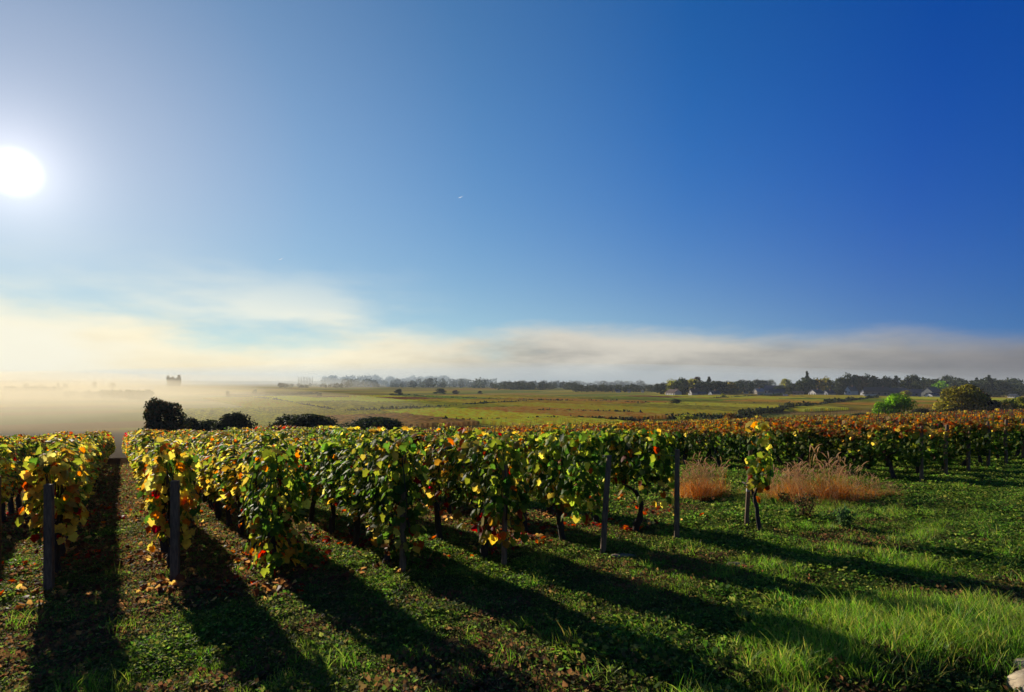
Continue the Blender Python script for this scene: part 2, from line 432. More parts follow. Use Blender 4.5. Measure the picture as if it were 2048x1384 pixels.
def wall_leaves(rng, n, L, zlo, zhi, hw, size, top_w, mid_w, low_w, T, seed=0):
    n0 = n; n = int(n * 1.25); u = (rng.random(n * 2) - .5) * L * 1.08
    z = zlo + (zhi - zlo) * rng.random(n * 2) ** 0.85
    keep = (vn(u * 5 + seed * 9.1, z * 4, seed) * .9 + .4 * rng.random(n * 2)) > .50
    edge = (z < zlo + .25 * (zhi - zlo)) & (vn(u * 4 + 3, z * 0, seed + 4) < .45)
    keep &= ~edge
    u, z = u[keep][:n0], z[keep][:n0]; n = len(u)
    side = np.where(rng.random(n) < .5, -1, 1)
    zr = (z - zlo) / (zhi - zlo)
    prof = 0.65 + 0.5 * np.sin(np.clip(zr, 0, 1) * 2.6 + .3) + .45 * (vn(u * 4, z * 4, seed + 2) - .5)
    v = side * hw * prof * (1 - .55 * rng.random(n) ** 2.5)
    top = rng.random(n) < .13
    z = np.where(top, zhi + .05 * rng.random(n) + .24 * (vn(u * 5, u * 0, seed + 7) - .55), z); v = np.where(top, (rng.random(n) - .5) * 2 * hw, v)
    nr = np.stack([rng.normal(0, .55, n), side * 1.0 + rng.normal(0, .5, n), np.where(top, 1.2, .45) + rng.normal(0, .4, n)], -1)
    tip = np.stack([rng.normal(0, .5, n), rng.normal(0, .3, n) + side * .35, -np.ones(n)], -1)
    sz = size * (0.45 + 1.05 * rng.random(n) ** 1.3)
    cols = pick(rng, n, mid_w); ct = pick(rng, n, top_w); cl = pick(rng, n, low_w)
    q = zr + .28 * (rng.random(n) - .5)
    cols = np.where((q > .84)[:, None] | top[:, None], ct, cols); cols = np.where((q < .22)[:, None], cl, cols)
    return leaves(np.stack([u, v, z], -1), nr, tip, sz, cols, T, rng)

G1 = dict(green=6, dgreen=2, lime=5, yellow=1.4, orange=.25, red=.15, pale=.4)
Y1 = dict(green=1.6, lime=3, yellow=4, gold=1.6, orange=.7, pale=1, brown=.4)
O1 = dict(gold=3, orange=3, yellow=2, red=.8, brown=1, lime=.6)
R1 = dict(red=3, orange=3, brown=1.4, gold=1)
LOWM = dict(green=2, lime=2, yellow=2.4, gold=1, orange=1, red=.8, brown=.5)
MIX = dict(green=2, lime=3, yellow=2.4, gold=1, orange=.9, red=.3, dgreen=1)
TOPG = dict(green=3, lime=3.5, yellow=1.5, gold=.6, orange=.3)
B2T = dict(gold=3.6, orange=2.2, yellow=2.4, brown=.8, red=.25, lime=1.2)
B2R = dict(orange=3.2, red=1.6, gold=1.6, brown=1.5)
B2M = dict(green=6, dgreen=2.5, lime=3.4, yellow=.7, brown=.4)

def foliage_mesh(name, seed, n, hgt, zlo, top, mid, low, size=.065, T=TV, hw=.135, L=1.0):
    rng = np.random.default_rng(seed)
    V, Fc, col = wall_leaves(rng, n, L, zlo, hgt, hw, size, top, mid, low, T, seed)
    # a few bare shoots standing out of the top
    return mesh(name, V, Fc, col, M_LEAF)
FOL = {}
def build_foliage():
    for i in range(3):
        FOL['green%d' % i] = foliage_mesh('foliage', 10 + i, 800, 1.22, .42, TOPG, G1, LOWM)
        FOL['yellow%d' % i] = foliage_mesh('foliage', 20 + i, 780, 1.22, .42, Y1, Y1, LOWM)
        FOL['mix%d' % i] = foliage_mesh('foliage', 30 + i, 780, 1.22, .43, MIX, MIX, LOWM)
        FOL['bgold%d' % i] = foliage_mesh('foliage', 40 + i, 760, 1.04, .34, B2T, B2M, B2M, .068, TM, .17)
    for i in range(2):
        FOL['orange%d' % i] = foliage_mesh('foliage', 50 + i, 660, 1.22, .46, O1, O1, LOWM)
        FOL['bred%d' % i] = foliage_mesh('foliage', 60 + i, 760, 1.04, .34, B2R, B2M, B2M, .068, TM, .19)
        FOL['fgold%d' % i] = foliage_mesh('foliage', 70 + i, 330, 1.04, .30, B2T, B2T, B2M, .10, TL, .20)
        FOL['fred%d' % i] = foliage_mesh('foliage', 80 + i, 330, 1.04, .30, B2R, B2R, B2M, .10, TL, .20)
        FOL['fmix%d' % i] = foliage_mesh('foliage', 90 + i, 330, 1.26, .42, Y1, MIX, LOWM, .10, TL, .18)
        FOL['forange%d' % i] = foliage_mesh('foliage', 95 + i, 330, 1.26, .42, O1, MIX, LOWM, .10, TL, .18)
    FOL['thin'] = foliage_mesh('foliage', 99, 150, 1.22, .30, MIX, MIX, dict(red=2, orange=2, yellow=2), .075, TV, .07, .22)
build_foliage()

def trunk_mesh(seed, h=.5):
    rng = random.Random(seed); b = MB()
    lean = rng.uniform(-.16, .16); x = y = 0; pts = []; rad = []
    for i in range(7):
        t = i / 6; pts.append((x, y, t * h - .06)); rad.append(.042 * (1 - .35 * t) * rng.uniform(.8, 1.25))
        x += lean / 6 + rng.uniform(-.022, .022); y += rng.uniform(-.02, .02)
    rad[0] *= 1.35
    b.tube(pts, rad, 7, jit=.35, rng=rng)
    tx, ty, tz = pts[-1]
    for sgn in (-1, 1):
        if sgn < 0 and rng.random() < .4: continue
        b.tube([(tx, ty, tz - .03), (tx + sgn * .08, ty, tz + .07), (tx + sgn * .2, ty + .01, tz + .11), (tx + sgn * .33, ty, tz + .12)], [.03, .022, .014, .007], 5, jit=.3, rng=rng)
    for j in range(7):
        q = -.42 + .14 * j + rng.uniform(-.04, .04); yb = rng.uniform(-.06, .06)
        b.tube([(tx + q * .9, ty, tz + .06), (tx + q, yb * .5, tz + .35), (tx + q + rng.uniform(-.07, .07), yb * 1.6, tz + .72)], [.007, .005, .003], 4, rng=rng)
    for j in range(4):      # canes that stand out of the leaf wall
        q = rng.uniform(-.4, .4); sy = rng.choice((-1, 1)) * rng.uniform(.02, .16)
        b.tube([(tx + q, 0, tz + .2), (tx + q * 1.1, sy * .5, tz + .55), (tx + q * 1.2 + rng.uniform(-.1, .1), sy, tz + rng.uniform(.78, .95))], [.005, .004, .002], 4, rng=rng)
    return b.mesh('trunk', M_BARK, True)
TRUNK = [trunk_mesh(s) for s in range(5)]

# ------------------------------------------------------------------ scatter (only for masses nobody could count)
def scatter(name, pts, rots, scl, protos, idx, label, cat, seedname):
    me = mesh(name, np.asarray(pts), [])
    n = len(pts)
    a = me.attributes.new('rot', 'FLOAT_VECTOR', 'POINT'); a.data.foreach_set('vector', np.asarray(rots, np.float32).ravel())
    a = me.attributes.new('scl', 'FLOAT', 'POINT'); a.data.foreach_set('value', np.asarray(scl, np.float32))
    a = me.attributes.new('idx', 'INT', 'POINT'); a.data.foreach_set('value', np.asarray(idx, np.int32))
    coll = bpy.data.collections.new(seedname)
    for q, pm in enumerate(protos):
        coll.objects.link(bpy.data.objects.new('%s_%02d' % (seedname, q), pm))
    o = link(name, me)
    ng = bpy.data.node_groups.new(name, 'GeometryNodeTree')
    ng.interface.new_socket('Geometry', in_out='INPUT', socket_type='NodeSocketGeometry')
    ng.interface.new_socket('Geometry', in_out='OUTPUT', socket_type='NodeSocketGeometry')
    N = ng.nodes.new; LK = ng.links.new
    gi, go = N('NodeGroupInput'), N('NodeGroupOutput')
    ip = N('GeometryNodeInstanceOnPoints'); ci = N('GeometryNodeCollectionInfo')
    ci.inputs['Collection'].default_value = coll; ci.inputs['Separate Children'].default_value = True; ci.inputs['Reset Children'].default_value = True
    def att(nm, dt):
        q = N('GeometryNodeInputNamedAttribute'); q.data_type = dt; q.inputs['Name'].default_value = nm
        return q.outputs['Attribute']
    LK(gi.outputs[0], ip.inputs['Points']); LK(ci.outputs[0], ip.inputs['Instance']); ip.inputs['Pick Instance'].default_value = True
    LK(att('idx', 'INT'), ip.inputs['Instance Index'])
    e = N('FunctionNodeEulerToRotation'); LK(att('rot', 'FLOAT_VECTOR'), e.inputs[0]); LK(e.outputs[0], ip.inputs['Rotation'])
    LK(att('scl', 'FLOAT'), ip.inputs['Scale']); LK(ip.outputs[0], go.inputs[0])
    md = o.modifiers.new('scatter', 'NODES'); md.node_group = ng
    tag(o, label, cat, kind='stuff'); return o

# ------------------------------------------------------------------ vineyard block one (foreground)
POSTS = [  # px, py of the foot, top height, lean, radius, foliage bottom, palette, label piece
    (98, 1186, 1.0, .00, .036, .45, 'yellow', 'leftmost dark square post'),
    (350, 1170, .99, .01, .038, .38, 'yellow', 'dark post standing at the open aisle'),
    (565, 1156, .0, 0, 0, .12, 'green', None),
    (805, 1149, .95, .01, .034, .22, 'green', 'dark post half buried in green leaves'),
    (1008, 1136, 1.0, .015, .030, .30, 'green', 'post with pale sunlit edge and one lime leaf'),
    (1205, 1109, 1.02, .07, .032, .40, 'green', 'leaning post beside orange and yellow leaves'),
    (1353, 1084, 1.03, .01, .032, .46, 'green', 'upright post left of the dry grass'),
    (1492, 1058, 1.02, .06, .026, .30, 'thin', 'slim post with two white bands'),
]
rows = []
for (px, py, h, lean, rad, zlo, pal, lab) in POSTS:
    x, y, z = G(px, py); p = x * RY - y * RX; s = x * RX + y * RY
    rows.append(dict(p=p, s=s, x=x, y=y, z=z, h=h, lean=lean, rad=rad, zlo=zlo, pal=pal, lab=lab, px=px))
p0, s0 = rows[0]['p'], rows[0]['s']

def post(r, label):
    b = MB(); e = Empty('trellis_post', (r['x'], r['y'], r['z']))
    tag(e, label, 'post', 'end posts of the foreground vine rows')
    rr = r['rad']; h = r['h']
    rng = random.Random(int(r['px']))
    if r['px'] < 400:
        V = []; b.box((0, 0, h / 2 - .05), (rr * 1.9, rr * 1.7, h + .1), .25, taper=.93)
    else:
        b.tube([(0, 0, -.1), (r['lean'] * .3, 0, h * .3), (r['lean'] * .6, .0, h * .62), (r['lean'], 0, h)], [rr, rr * .96, rr * .92, rr * .86], 9, jit=.10, rng=rng)
    b.build('shaft', M_POST, e)
    if r['px'] == 1492:
        for zc in (.49, .84):
            c = MB(); k = zc / h; c.tube([(r['lean'] * k, 0, zc - .035), (r['lean'] * k + .004, 0, zc + .035)], rr * 1.08, 10); c.build('white_band', M_BAND, e)
    return e
def Empty(name, loc, rz=0.0):
    o = bpy.data.objects.new(name, None); C.objects.link(o); o.location = loc; o.rotation_euler = (0, 0, rz); o.empty_display_size = .2
    return o

LEAFM = []
def leaf_meshes():
    rng = np.random.default_rng(5)
    for k_, c in (('green', 'green'), ('green', 'green'), ('lime', 'lime'), ('dg', 'dgreen'), ('yellow', 'yellow'), ('gold', 'gold'), ('orange', 'orange'), ('red', 'red'), ('pale', 'pale')):
        V, Fc, col = leaves(np.zeros((1, 3)), np.array([[0, 0, 1.]]), np.array([[0, 1., 0]]), np.array([1.0]), np.array([PAL[c]]), TV, rng, .8)
        edge = np.ones((len(V), 1)); col = col * (0.8 + .35 * rng.random((len(V), 1)))
        LEAFM.append(mesh('leaf', V, Fc, col, M_LEAF))
leaf_meshes()
LW = dict(green=[6, 6, 5, 4, 1.0, .4, .3, .35, .4], yellow=[1, 1, 3, .6, 5, 2, 1, .6, 1.2])

def front_vine(r, i, label, group):
    """the vine at the head of a row: its outer leaves are single parts"""
    rng = np.random.default_rng(200 + i)
    p, s = r['p'], r['s'] + (.66 if i in (0, 1, 5, 6) else .42)
    x, y = PS(p, s)
    if r['pal'] == 'thin': x, y, _ = G(1519, 1064)
    z = Hs(x, y)
    e = Empty('grapevine', (x, y, z), ROWANG); tag(e, label, 'grapevine', group)
    link('trunk', TRUNK[i % 5], (0, 0, 0), e, 0, (.5, .8, 1) if r['pal'] == 'thin' else 1.0)
    if r['pal'] == 'thin':
        link('foliage', FOL['thin'], (0, 0, 0), e); tag(e.children[-1], kind='stuff')
        n = 26; W = LW['green']
    else:
        top, mid = (TOPG, G1) if r['pal'] == 'green' else (Y1, Y1)
        fm = foliage_mesh('foliage', 300 + i, 680, 1.24, r['zlo'], top, mid, LOWM, .074, TV, .14, .95)
        tag(link('foliage', fm, (0, 0, 0), e), kind='stuff'); n = 115; W = LW[r['pal']]
    W = np.array(W) / sum(W)
    thin = r['pal'] == 'thin'
    for q in range(n):
        zz = r['zlo'] + (1.30 - r['zlo']) * rng.random() ** .9
        hw = .10 if thin else .19
        if rng.random() < .45:      # head of the row, facing the headland (local -x)
            pos = Vector((-.46 - .08 * rng.random() if not thin else -.12, rng.uniform(-hw, hw), zz)); nr = Vector((-1, rng.normal(0, .5), .3 + rng.normal(0, .3)))
        else:
            sd_ = -1 if rng.random() < .7 else 1
            pos = Vector((rng.uniform(-.5, .5) * (.25 if thin else 1), sd_ * hw * (1.0 + .3 * rng.random()), zz)); nr = Vector((rng.normal(0, .5), sd_, .4 + rng.normal(0, .3)))
        nr.normalize(); tip = Vector((rng.normal(0, .35), rng.normal(0, .35), -1)); tip = (tip - nr * tip.dot(nr)).normalized()
        Xv = tip.cross(nr); M = Matrix((Xv, tip, nr)).transposed().to_4x4()
        low = (zz - r['zlo']) < .3
        w = W.copy()
        if low: w = w * np.array([.5, .5, 1, .3, 3, 3, 4, 5, 1]); w /= w.sum()
        o = link('leaf', LEAFM[rng.choice(9, p=w)], (0, 0, 0), e)
        o.matrix_local = Matrix.Translation(pos) @ M @ Matrix.Scale(float(rng.uniform(.058, .098)), 4)

ORD = ['first', 'second', 'third', 'fourth', 'fifth', 'sixth', 'seventh', 'eighth', 'ninth', 'tenth', 'eleventh', 'twelfth', 'thirteenth', 'fourteenth', 'fifteenth',
       'sixteenth', 'seventeenth', 'eighteenth', 'nineteenth', 'twentieth'] + ['%s-%s' % (a, b) for a in ('twenty', 'thirty', 'forty', 'fifty') for b in
       ('first', 'second', 'third', 'fourth', 'fifth', 'sixth', 'seventh', 'eighth', 'ninth', 'last')]
def vine_at(x, y, fol, tr, label, group, flip=False):
    e = Empty('grapevine', (x, y, Hs(x, y)), ROWANG + (math.pi if flip else 0)); tag(e, label, 'grapevine', group)
    t = link('trunk', TRUNK[tr], (0, 0, 0), e); f = link('foliage', FOL[fol], (0, 0, 0), e); tag(f, kind='stuff')
    k = .90 + .16 * random.random(); f.scale = (1.0, .8 + .5 * random.random(), k)
    return e

def pal_b1(p, s, rng):
    v = float(vn(p * .8 + 40, s * .22, 3)); w = rng.random()
    if s > 22 and v > .45 and w < .7: return 'orange%d' % rng.integers(2)
    if p < 1.9: return ('yellow%d' if w < .72 else 'mix%d') % rng.integers(3)
    if p < 3.0: return ('green%d' if w < .35 else 'mix%d' if w < .75 else 'yellow%d') % rng.integers(3)
    return ('green%d' if v * .6 + w * .5 < .62 else 'mix%d') % rng.integers(3)

def inview(x, y, m=.06):
    return y > 1.2 and abs(x / y) < 1024 / F + m

far_pts, far_rot, far_scl, far_idx = [], [], [], []
FARK = ['fmix0', 'fmix1', 'forange0', 'forange1', 'fgold0', 'fgold1', 'fred0', 'fred1', 'green0', 'yellow0', 'mix0', 'bgold0', 'bred0']
def far_vine(x, y, kind):
    far_pts.append((x, y, Hs(x, y))); far_rot.append((0, 0, ROWANG + (math.pi if random.random() < .5 else 0)))
    far_scl.append(random.uniform(.94, 1.08)); far_idx.append(FARK.index(kind))

ROWLAB = {0: 'behind the leftmost dark square post', 1: 'behind the dark post at the open aisle', 2: 'behind the drooping leafy row end without a post',
          3: 'behind the dark post buried in green leaves', 4: 'behind the post with the pale sunlit edge', 5: 'behind the leaning post',
          6: 'behind the upright post left of the dry grass'}
def block_one():
    rng = np.random.default_rng(1)
    n_obj = 0
    fl = ['yellow leaved vine at the row end behind the leftmost dark square post',
          'yellow vine at the row end behind the dark post beside the open aisle',
          'low drooping vine with red lower leaves at the row end without visible post',
          'dense green vine at the row end behind a dark half hidden post',
          'bright green vine at the row end over the post with one lime leaf',
          'green vine with yellow leaves at the row end above the leaning post',
          'green vine at the row end beside the upright post by dry grass',
          'thin vine with few red leaves behind the white banded post']
    for i, r in enumerate(rows):
        front_vine(r, i, fl[i], 'vines heading the foreground rows')
        if r['lab']: post(r, r['lab'] + (' at the foreground row end' if i != 7 else ' leaning at the last foreground row'))
    allrows = [(i, r['p'], r['s']) for i, r in enumerate(rows)]
    for j in range(1, 14):
        allrows.append((-j, p0 - j * 1.02, s0 + .10 * j))
    for i, p, s0_ in allrows:
        if i == 7: continue
        s = s0_ + 1.4 if i >= 0 else s0_ + .4
        end = 58 + 3 * math.sin(p)
        k = 0
        while s < end:
            x, y = PS(p, s)
            if inview(x, y, .12):
                kind = pal_b1(p, s, rng)
                lim = {0: 16, 1: 20, 2: 18, 3: 17, 4: 16, 5: 14, 6: 14}.get(i, 12)
                if s < s0_ + lim and (i >= -4):
                    if i >= 0: lab = ORD[k + 1] + ' vine of the row ' + ROWLAB[i]; gr = 'vines along the row ' + ROWLAB[i]
                    else: lab = '%s vine of the %s golden row left of the leftmost dark square post' % (ORD[k], ORD[-i - 1]); gr = 'vines left of the leftmost dark post'
                    vine_at(x, y, kind, int(rng.integers(5)), lab, gr, rng.random() < .5); n_obj += 1
                else:
                    if y > 26: kind = 'forange%d' % rng.integers(2) if kind.startswith('orange') or rng.random() < .25 else 'fmix%d' % rng.integers(2)
                    else: kind = {'g': 'green0', 'y': 'yellow0', 'm': 'mix0', 'o': 'forange0'}[kind[0]]
                    far_vine(x, y, kind)
            s += 1.0 + rng.uniform(-.06, .06); k += 1 if (i >= 0 or inview(x, y, .12)) else 0
    # the two outer rows on the left that start out of the frame keep their posts
    x, y, z = G(2, 1150)
    r = dict(px=2, x=x - .05, y=y, z=z, h=1.0, lean=0, rad=.036); post(r, 'dark post cut by the left edge of the picture')
    return n_obj

def block_two(budget):
    rng = np.random.default_rng(2)
    ax, ay, _ = G(1790, 962); p1 = ax * RY - ay * RX; s1 = ax * RX + ay * RY
    bx, by, _ = G(2032, 917); p2 = bx * RY - by * RX; s2 = bx * RX + by * RY
    sl_ = (s2 - s1) / (p2 - p1)
    cand = []
    nrow = int((122 - p1) / 1.05)
    for j in range(nrow):
        p = p1 + j * 1.05; st = s1 + sl_ * (p - p1)
        end = 82 + 8 * vn(p * .1, 3.3, 8) + max(0, p - 40) * .15
        s = st
        while s < end:
            x, y = PS(p, s)
            if inview(x, y, .10): cand.append((x, y, j, s - st, p))
            s += 1.0 + rng.uniform(-.05, .05)
    def key(c):
        # row ends and the open side of the first row show largest
        vis = 1.0 if (c[3] < 1.6 or c[2] == 0) else (1.7 if c[3] < 4 or c[2] == 1 else 2.6)
        return math.hypot(c[0], c[1]) * vis
    cand.sort(key=key)
    for n_, (x, y, j, ds, p) in enumerate(cand):
        red = float(vn(p * .12, (ds + p) * .09, 6)) + (p - 45) * .012
        isred = red + rng.normal(0, .12) > .62
        if n_ < budget:
            if ds < .6: lab = 'vine heading the %s row of the orange topped vineyard from its open side' % ORD[j]; gr = 'row heads of the orange topped vineyard'
            elif j == 0: lab = '%s vine from the front along the open side of the orange topped vineyard' % ORD[int(round(ds))]; gr = 'side row of the orange topped vineyard'
            else: lab = '%s vine of the %s row from the open side of the orange topped vineyard' % (ORD[int(round(ds))], ORD[j]); gr = 'inner vines of the orange topped vineyard'
            vine_at(x, y, ('bred%d' if isred else 'bgold%d') % rng.integers(2), int(rng.integers(5)), lab, gr, rng.random() < .5)
        else:
            y_near = y < 26
            far_vine(x, y, ('bred0' if isred else 'bgold0') if y_near else ('fred%d' if isred else 'fgold%d') % rng.integers(2))
    # dark end posts
    for j in range(0, 13):
        p = p1 + j * 1.05; s = s1 + sl_ * (p - p1) - .45; x, y = PS(p, s)
        if not inview(x, y, .02): continue
        b = MB(); b.tube([(0, 0, -.1), (rng.uniform(-.03, .03), 0, .55), (rng.uniform(-.05, .05), 0, 1.02)], [.035, .034, .03], 7)
        o = b.build('trellis_post', M_POST, None, (x, y, Hs(x, y)))
        tag(o, 'dark end post of the %s row of the orange topped vineyard from its open side' % ORD[j], 'post', 'end posts of the orange topped vineyard')
n1 = block_one()
block_two(288 - n1 - 8 if n1 < 230 else 70)
PROTO = [FOL[k_] for k_ in FARK]
scatter('distant_vines', far_pts, far_rot, far_scl, PROTO, far_idx, 'mass of golden and orange vines covering the slope beyond the nearest rows', 'vines', 'far_vine')

# trellis wires of the foreground rows
for i, r in enumerate(rows[:7]):
    for hz_ in (.55, .95):
        if i == 2 and hz_ > .9: continue
        b = MB(); pts = []
        s = r['s']
        while s < r['s'] + 14:
            x, y = PS(r['p'], s); pts.append((x, y, Hs(x, y) + hz_ + .01 * math.sin(s * 3))); s += 1.0
        b.tube(pts, .0022, 3, cap=False)
        tag(b.build('trellis_wire', M_WIRE), '%s thin wire strung along the row %s' % ('lower' if hz_ < .9 else 'upper', ROWLAB[i]), 'wire', 'trellis wires of the foreground rows')

# ------------------------------------------------------------------ ground cover
def blades(rng, n, rad, hgt, wid, cols, lean=.35, seg=3):
    """curved grass blades"""
    a = rng.random(n) * 2 * np.pi; rr = rad * np.sqrt(rng.random(n)); bx, by = rr * np.cos(a), rr * np.sin(a)
    h = hgt * (.5 + .6 * rng.random(n)); la = rng.random(n) * 2 * np.pi; lm = lean * h * (.3 + rng.random(n)); w = wid * (.7 + .6 * rng.random(n))
    wa = rng.random(n) * np.pi
    V = []; 
    for t in np.linspace(0, 1, seg + 1):
        cx = bx + np.cos(la) * lm * t ** 2; cy_ = by + np.sin(la) * lm * t ** 2; cz = h * t * (1 - .18 * t * lm / h)
        ww = w * (1 - t) ** .7 * .5 + .0004
        V.append(np.stack([cx - np.cos(wa) * ww, cy_ - np.sin(wa) * ww, cz - .01], -1)); V.append(np.stack([cx + np.cos(wa) * ww, cy_ + np.sin(wa) * ww, cz - .01], -1))
    V = np.stack(V, 1); k = V.shape[1]
    F0 = np.array([(2 * i, 2 * i + 1, 2 * i + 3, 2 * i + 2) for i in range(seg)])
    Fc = (F0[None] + (np.arange(n) * k)[:, None, None]).reshape(-1, 4)
    return V.reshape(-1, 3), Fc, np.repeat(cols, k, 0)

def weed_proto(seed, kind):
    rng = np.random.default_rng(seed); n = {'clover': 90, 'moss': 110, 'dryleaf': 60}[kind]
    R = .10
    a = rng.random(n) * 2 * np.pi; rr = R * rng.random(n) ** .6
    hmax = {'clover': .035, 'moss': .02, 'dryleaf': .02}[kind]
    z = hmax * (1 - (rr / R) ** 2 * .7) * (.4 + .8 * rng.random(n))
    pos = np.stack([rr * np.cos(a), rr * np.sin(a), z], -1)
    nr = np.stack([rng.normal(0, .55, n), rng.normal(0, .55, n), np.ones(n)], -1)
    tip = np.stack([np.cos(a), np.sin(a), rng.normal(0, .4, n)], -1)
    sz = {'clover': .016, 'moss': .012, 'dryleaf': .016}[kind] * (.6 + .9 * rng.random(n))
    cs = {'clover': [(.045, .085, .014), (.075, .12, .02), (.028, .055, .010), (.11, .12, .03)],
          'moss': [(.05, .075, .016), (.08, .085, .025), (.10, .075, .03), (.03, .05, .01)],
          'dryleaf': [(.09, .05, .025), (.12, .065, .03), (.06, .04, .018), (.06, .09, .02)]}[kind]
    cols = 1.5 * np.array(cs)[rng.integers(len(cs), size=n)] * (.7 + .6 * rng.random((n, 1)))
    V, Fc, col = leaves(pos, nr, tip, sz, cols, TL, rng)
    return mesh('weed', V, Fc, col, M_WEED)
def grass_proto(seed, hgt, n, cs, rad=.08, wid=.006, lean=.5, m_=None):
    rng = np.random.default_rng(seed)
    cols = 1.5 * np.array(cs)[rng.integers(len(cs), size=n)] * (.7 + .6 * rng.random((n, 1)))
    V, Fc, col = blades(rng, n, rad, hgt, wid, cols, lean)
    return mesh('grass', V, Fc, col, m_ or M_GRASS)
def litter_proto(seed, cs, n=5, R=.14):
    rng = np.random.default_rng(seed); a = rng.random(n) * 6.28; rr = R * rng.random(n) ** .5
    pos = np.stack([rr * np.cos(a), rr * np.sin(a), .012 + .02 * rng.random(n)], -1)
    nr = np.stack([rng.normal(0, .5, n), rng.normal(0, .5, n), np.ones(n)], -1); tip = rng.normal(0, 1, (n, 3)); tip[:, 2] *= .3
    cols = np.array(cs)[rng.integers(len(cs), size=n)] * (.7 + .6 * rng.random((n, 1)))
    V, Fc, col = leaves(pos, nr, tip, .055 * (.7 + .6 * rng.random(n)), cols, TM, rng, 1.6)
    return mesh('fallen_leaf', V, Fc, col, M_LEAF)

def rand_ground(rng, n, d0, d1, power=1.0, umin=-1.02, umax=1.22):
    """points spread over the visible wedge, thinning with distance"""
    d = d0 * (d1 / d0) ** (rng.random(n) ** power); u = umin + (umax - umin) * rng.random(n)
    return u * d, d
def rots_for(rng, n, tilt=.15):
    return np.stack([rng.normal(0, tilt, n), rng.normal(0, tilt, n), rng.random(n) * 6.28], -1)

def cover():
    rng = np.random.default_rng(9)
    GREEN = [(.07, .14, .018), (.10, .19, .022), (.05, .10, .012), (.15, .18, .035)]
    # weeds and moss
    n = 66000; x, y = rand_ground(rng, n, 1.9, 26, .75)
    green = fbm(x * .9, y * .9, 31, 3) + .04 + .04 * x + rng.normal(0, .07, n)
    idx = np.where(green > .60, rng.integers(0, 3, n), np.where(green > .40, rng.integers(3, 6, n), rng.integers(6, 8, n)))
    keep = fbm(x * 2.2, y * 2.2, 77, 2) + rng.normal(0, .1, n) > .30
    x, y, idx = x[keep], y[keep], idx[keep]; n = len(x)
    sc_ = (.55 + 1.0 * rng.random(n) ** 1.6 + .5 * ss(fbm(x * 1.7, y * 1.7, 23, 2), .5, .75)) * np.clip(1 + (y - 6) * .04, 1, 1.7)
    pro = [weed_proto(1, 'clover'), weed_proto(2, 'clover'), weed_proto(3, 'clover'), weed_proto(4, 'moss'), weed_proto(5, 'moss'), weed_proto(6, 'moss'), weed_proto(7, 'dryleaf'), weed_proto(8, 'dryleaf')]
    scatter('ground_weeds', np.stack([x, y, HN(x, y)], -1), rots_for(rng, n), sc_, pro, idx, 'low green weeds and moss carpeting the ground before and between vine rows', 'weeds', 'weed_tuft')
    # grass, longer to the right
    n = 40000; x, y = rand_ground(rng, n, 1.9, 24, .8)
    u = x / y
    dens = .14 + .85 * ss(u, .0, .45) * (ss(fbm(x * 1.1 + 7, y * 1.1, 51, 3), .38, .60)) + .5 * ss(x - y * .25, 1.2, 4) * ss(y, 7, 10)
    keep = rng.random(n) < dens; x, y, u = x[keep], y[keep], u[keep]; n = len(x)
    hump = np.exp(-((x - 2.5) / 1.0) ** 2 - ((y - 3.75) / .5) ** 2)
    tall = (rng.random(n) < .03 + .9 * hump + .5 * ss(fbm(x * 1.4 + 3, y * 1.4, 61, 2), .58, .72) * ss(u, .15, .45))
    idx = np.where(tall, rng.integers(3, 6, n), rng.integers(0, 3, n))
    sc_ = .55 + .6 * rng.random(n)
    sc_ = np.where(y > 8, sc_ * .8, sc_)
    pro = [grass_proto(1, .055, 46, GREEN, .09, .004), grass_proto(2, .07, 40, GREEN, .08, .004), grass_proto(3, .045, 50, GREEN, .09, .004),
           grass_proto(4, .13, 56, GREEN, .10, .004), grass_proto(5, .16, 50, GREEN + [(.22, .19, .05)], .10, .004), grass_proto(6, .11, 60, GREEN, .10, .004)]
    scatter('grass', np.stack([x, y, HN(x, y)], -1), rots_for(rng, n, .1), sc_, pro, idx, 'green grass of the headland, longest on the hump at the right', 'grass', 'grass_tuft')
    # fallen leaves along and between the rows
    RED = [(.30, .03, .015), (.36, .07, .02), (.18, .02, .012)]; BR = [(.16, .07, .03), (.10, .045, .022), (.22, .12, .05), (.34, .22, .07)]
    n = 5200; x, y = rand_ground(rng, n, 5.0, 24, .9, -.9, .45)
    p = x * RY - y * RX; s = x * RX + y * RY
    near_row = np.min(np.abs(p[:, None] - np.array([r['p'] for r in rows] + [p0 - j * 1.02 for j in range(1, 14)])[None]), 1)
    keep = (s > 5.4 + .0 * p) & (rng.random(n) < np.exp(-(near_row / .33) ** 2) * .8 + .22) & (fbm(x * 1.3, y * 1.3, 91, 2) > .40) & (p < 8)
    x, y, p = x[keep], y[keep], p[keep]; n = len(x)
    redp = fbm(x * .8 + 3, y * .8, 66, 2) + rng.normal(0, .08, n)
    idx = np.where(redp > .50, rng.integers(0, 2, n), rng.integers(2, 4, n))
    scatter('fallen_leaves', np.stack([x, y, HN(x, y)], -1), rots_for(rng, n), .8 + .4 * rng.random(n),
            [litter_proto(1, RED), litter_proto(2, RED, 7, .12), litter_proto(3, BR), litter_proto(4, BR, 6)], idx,
            'red and brown fallen vine leaves strewn under the foreground rows', 'fallen leaves', 'litter')
cover()

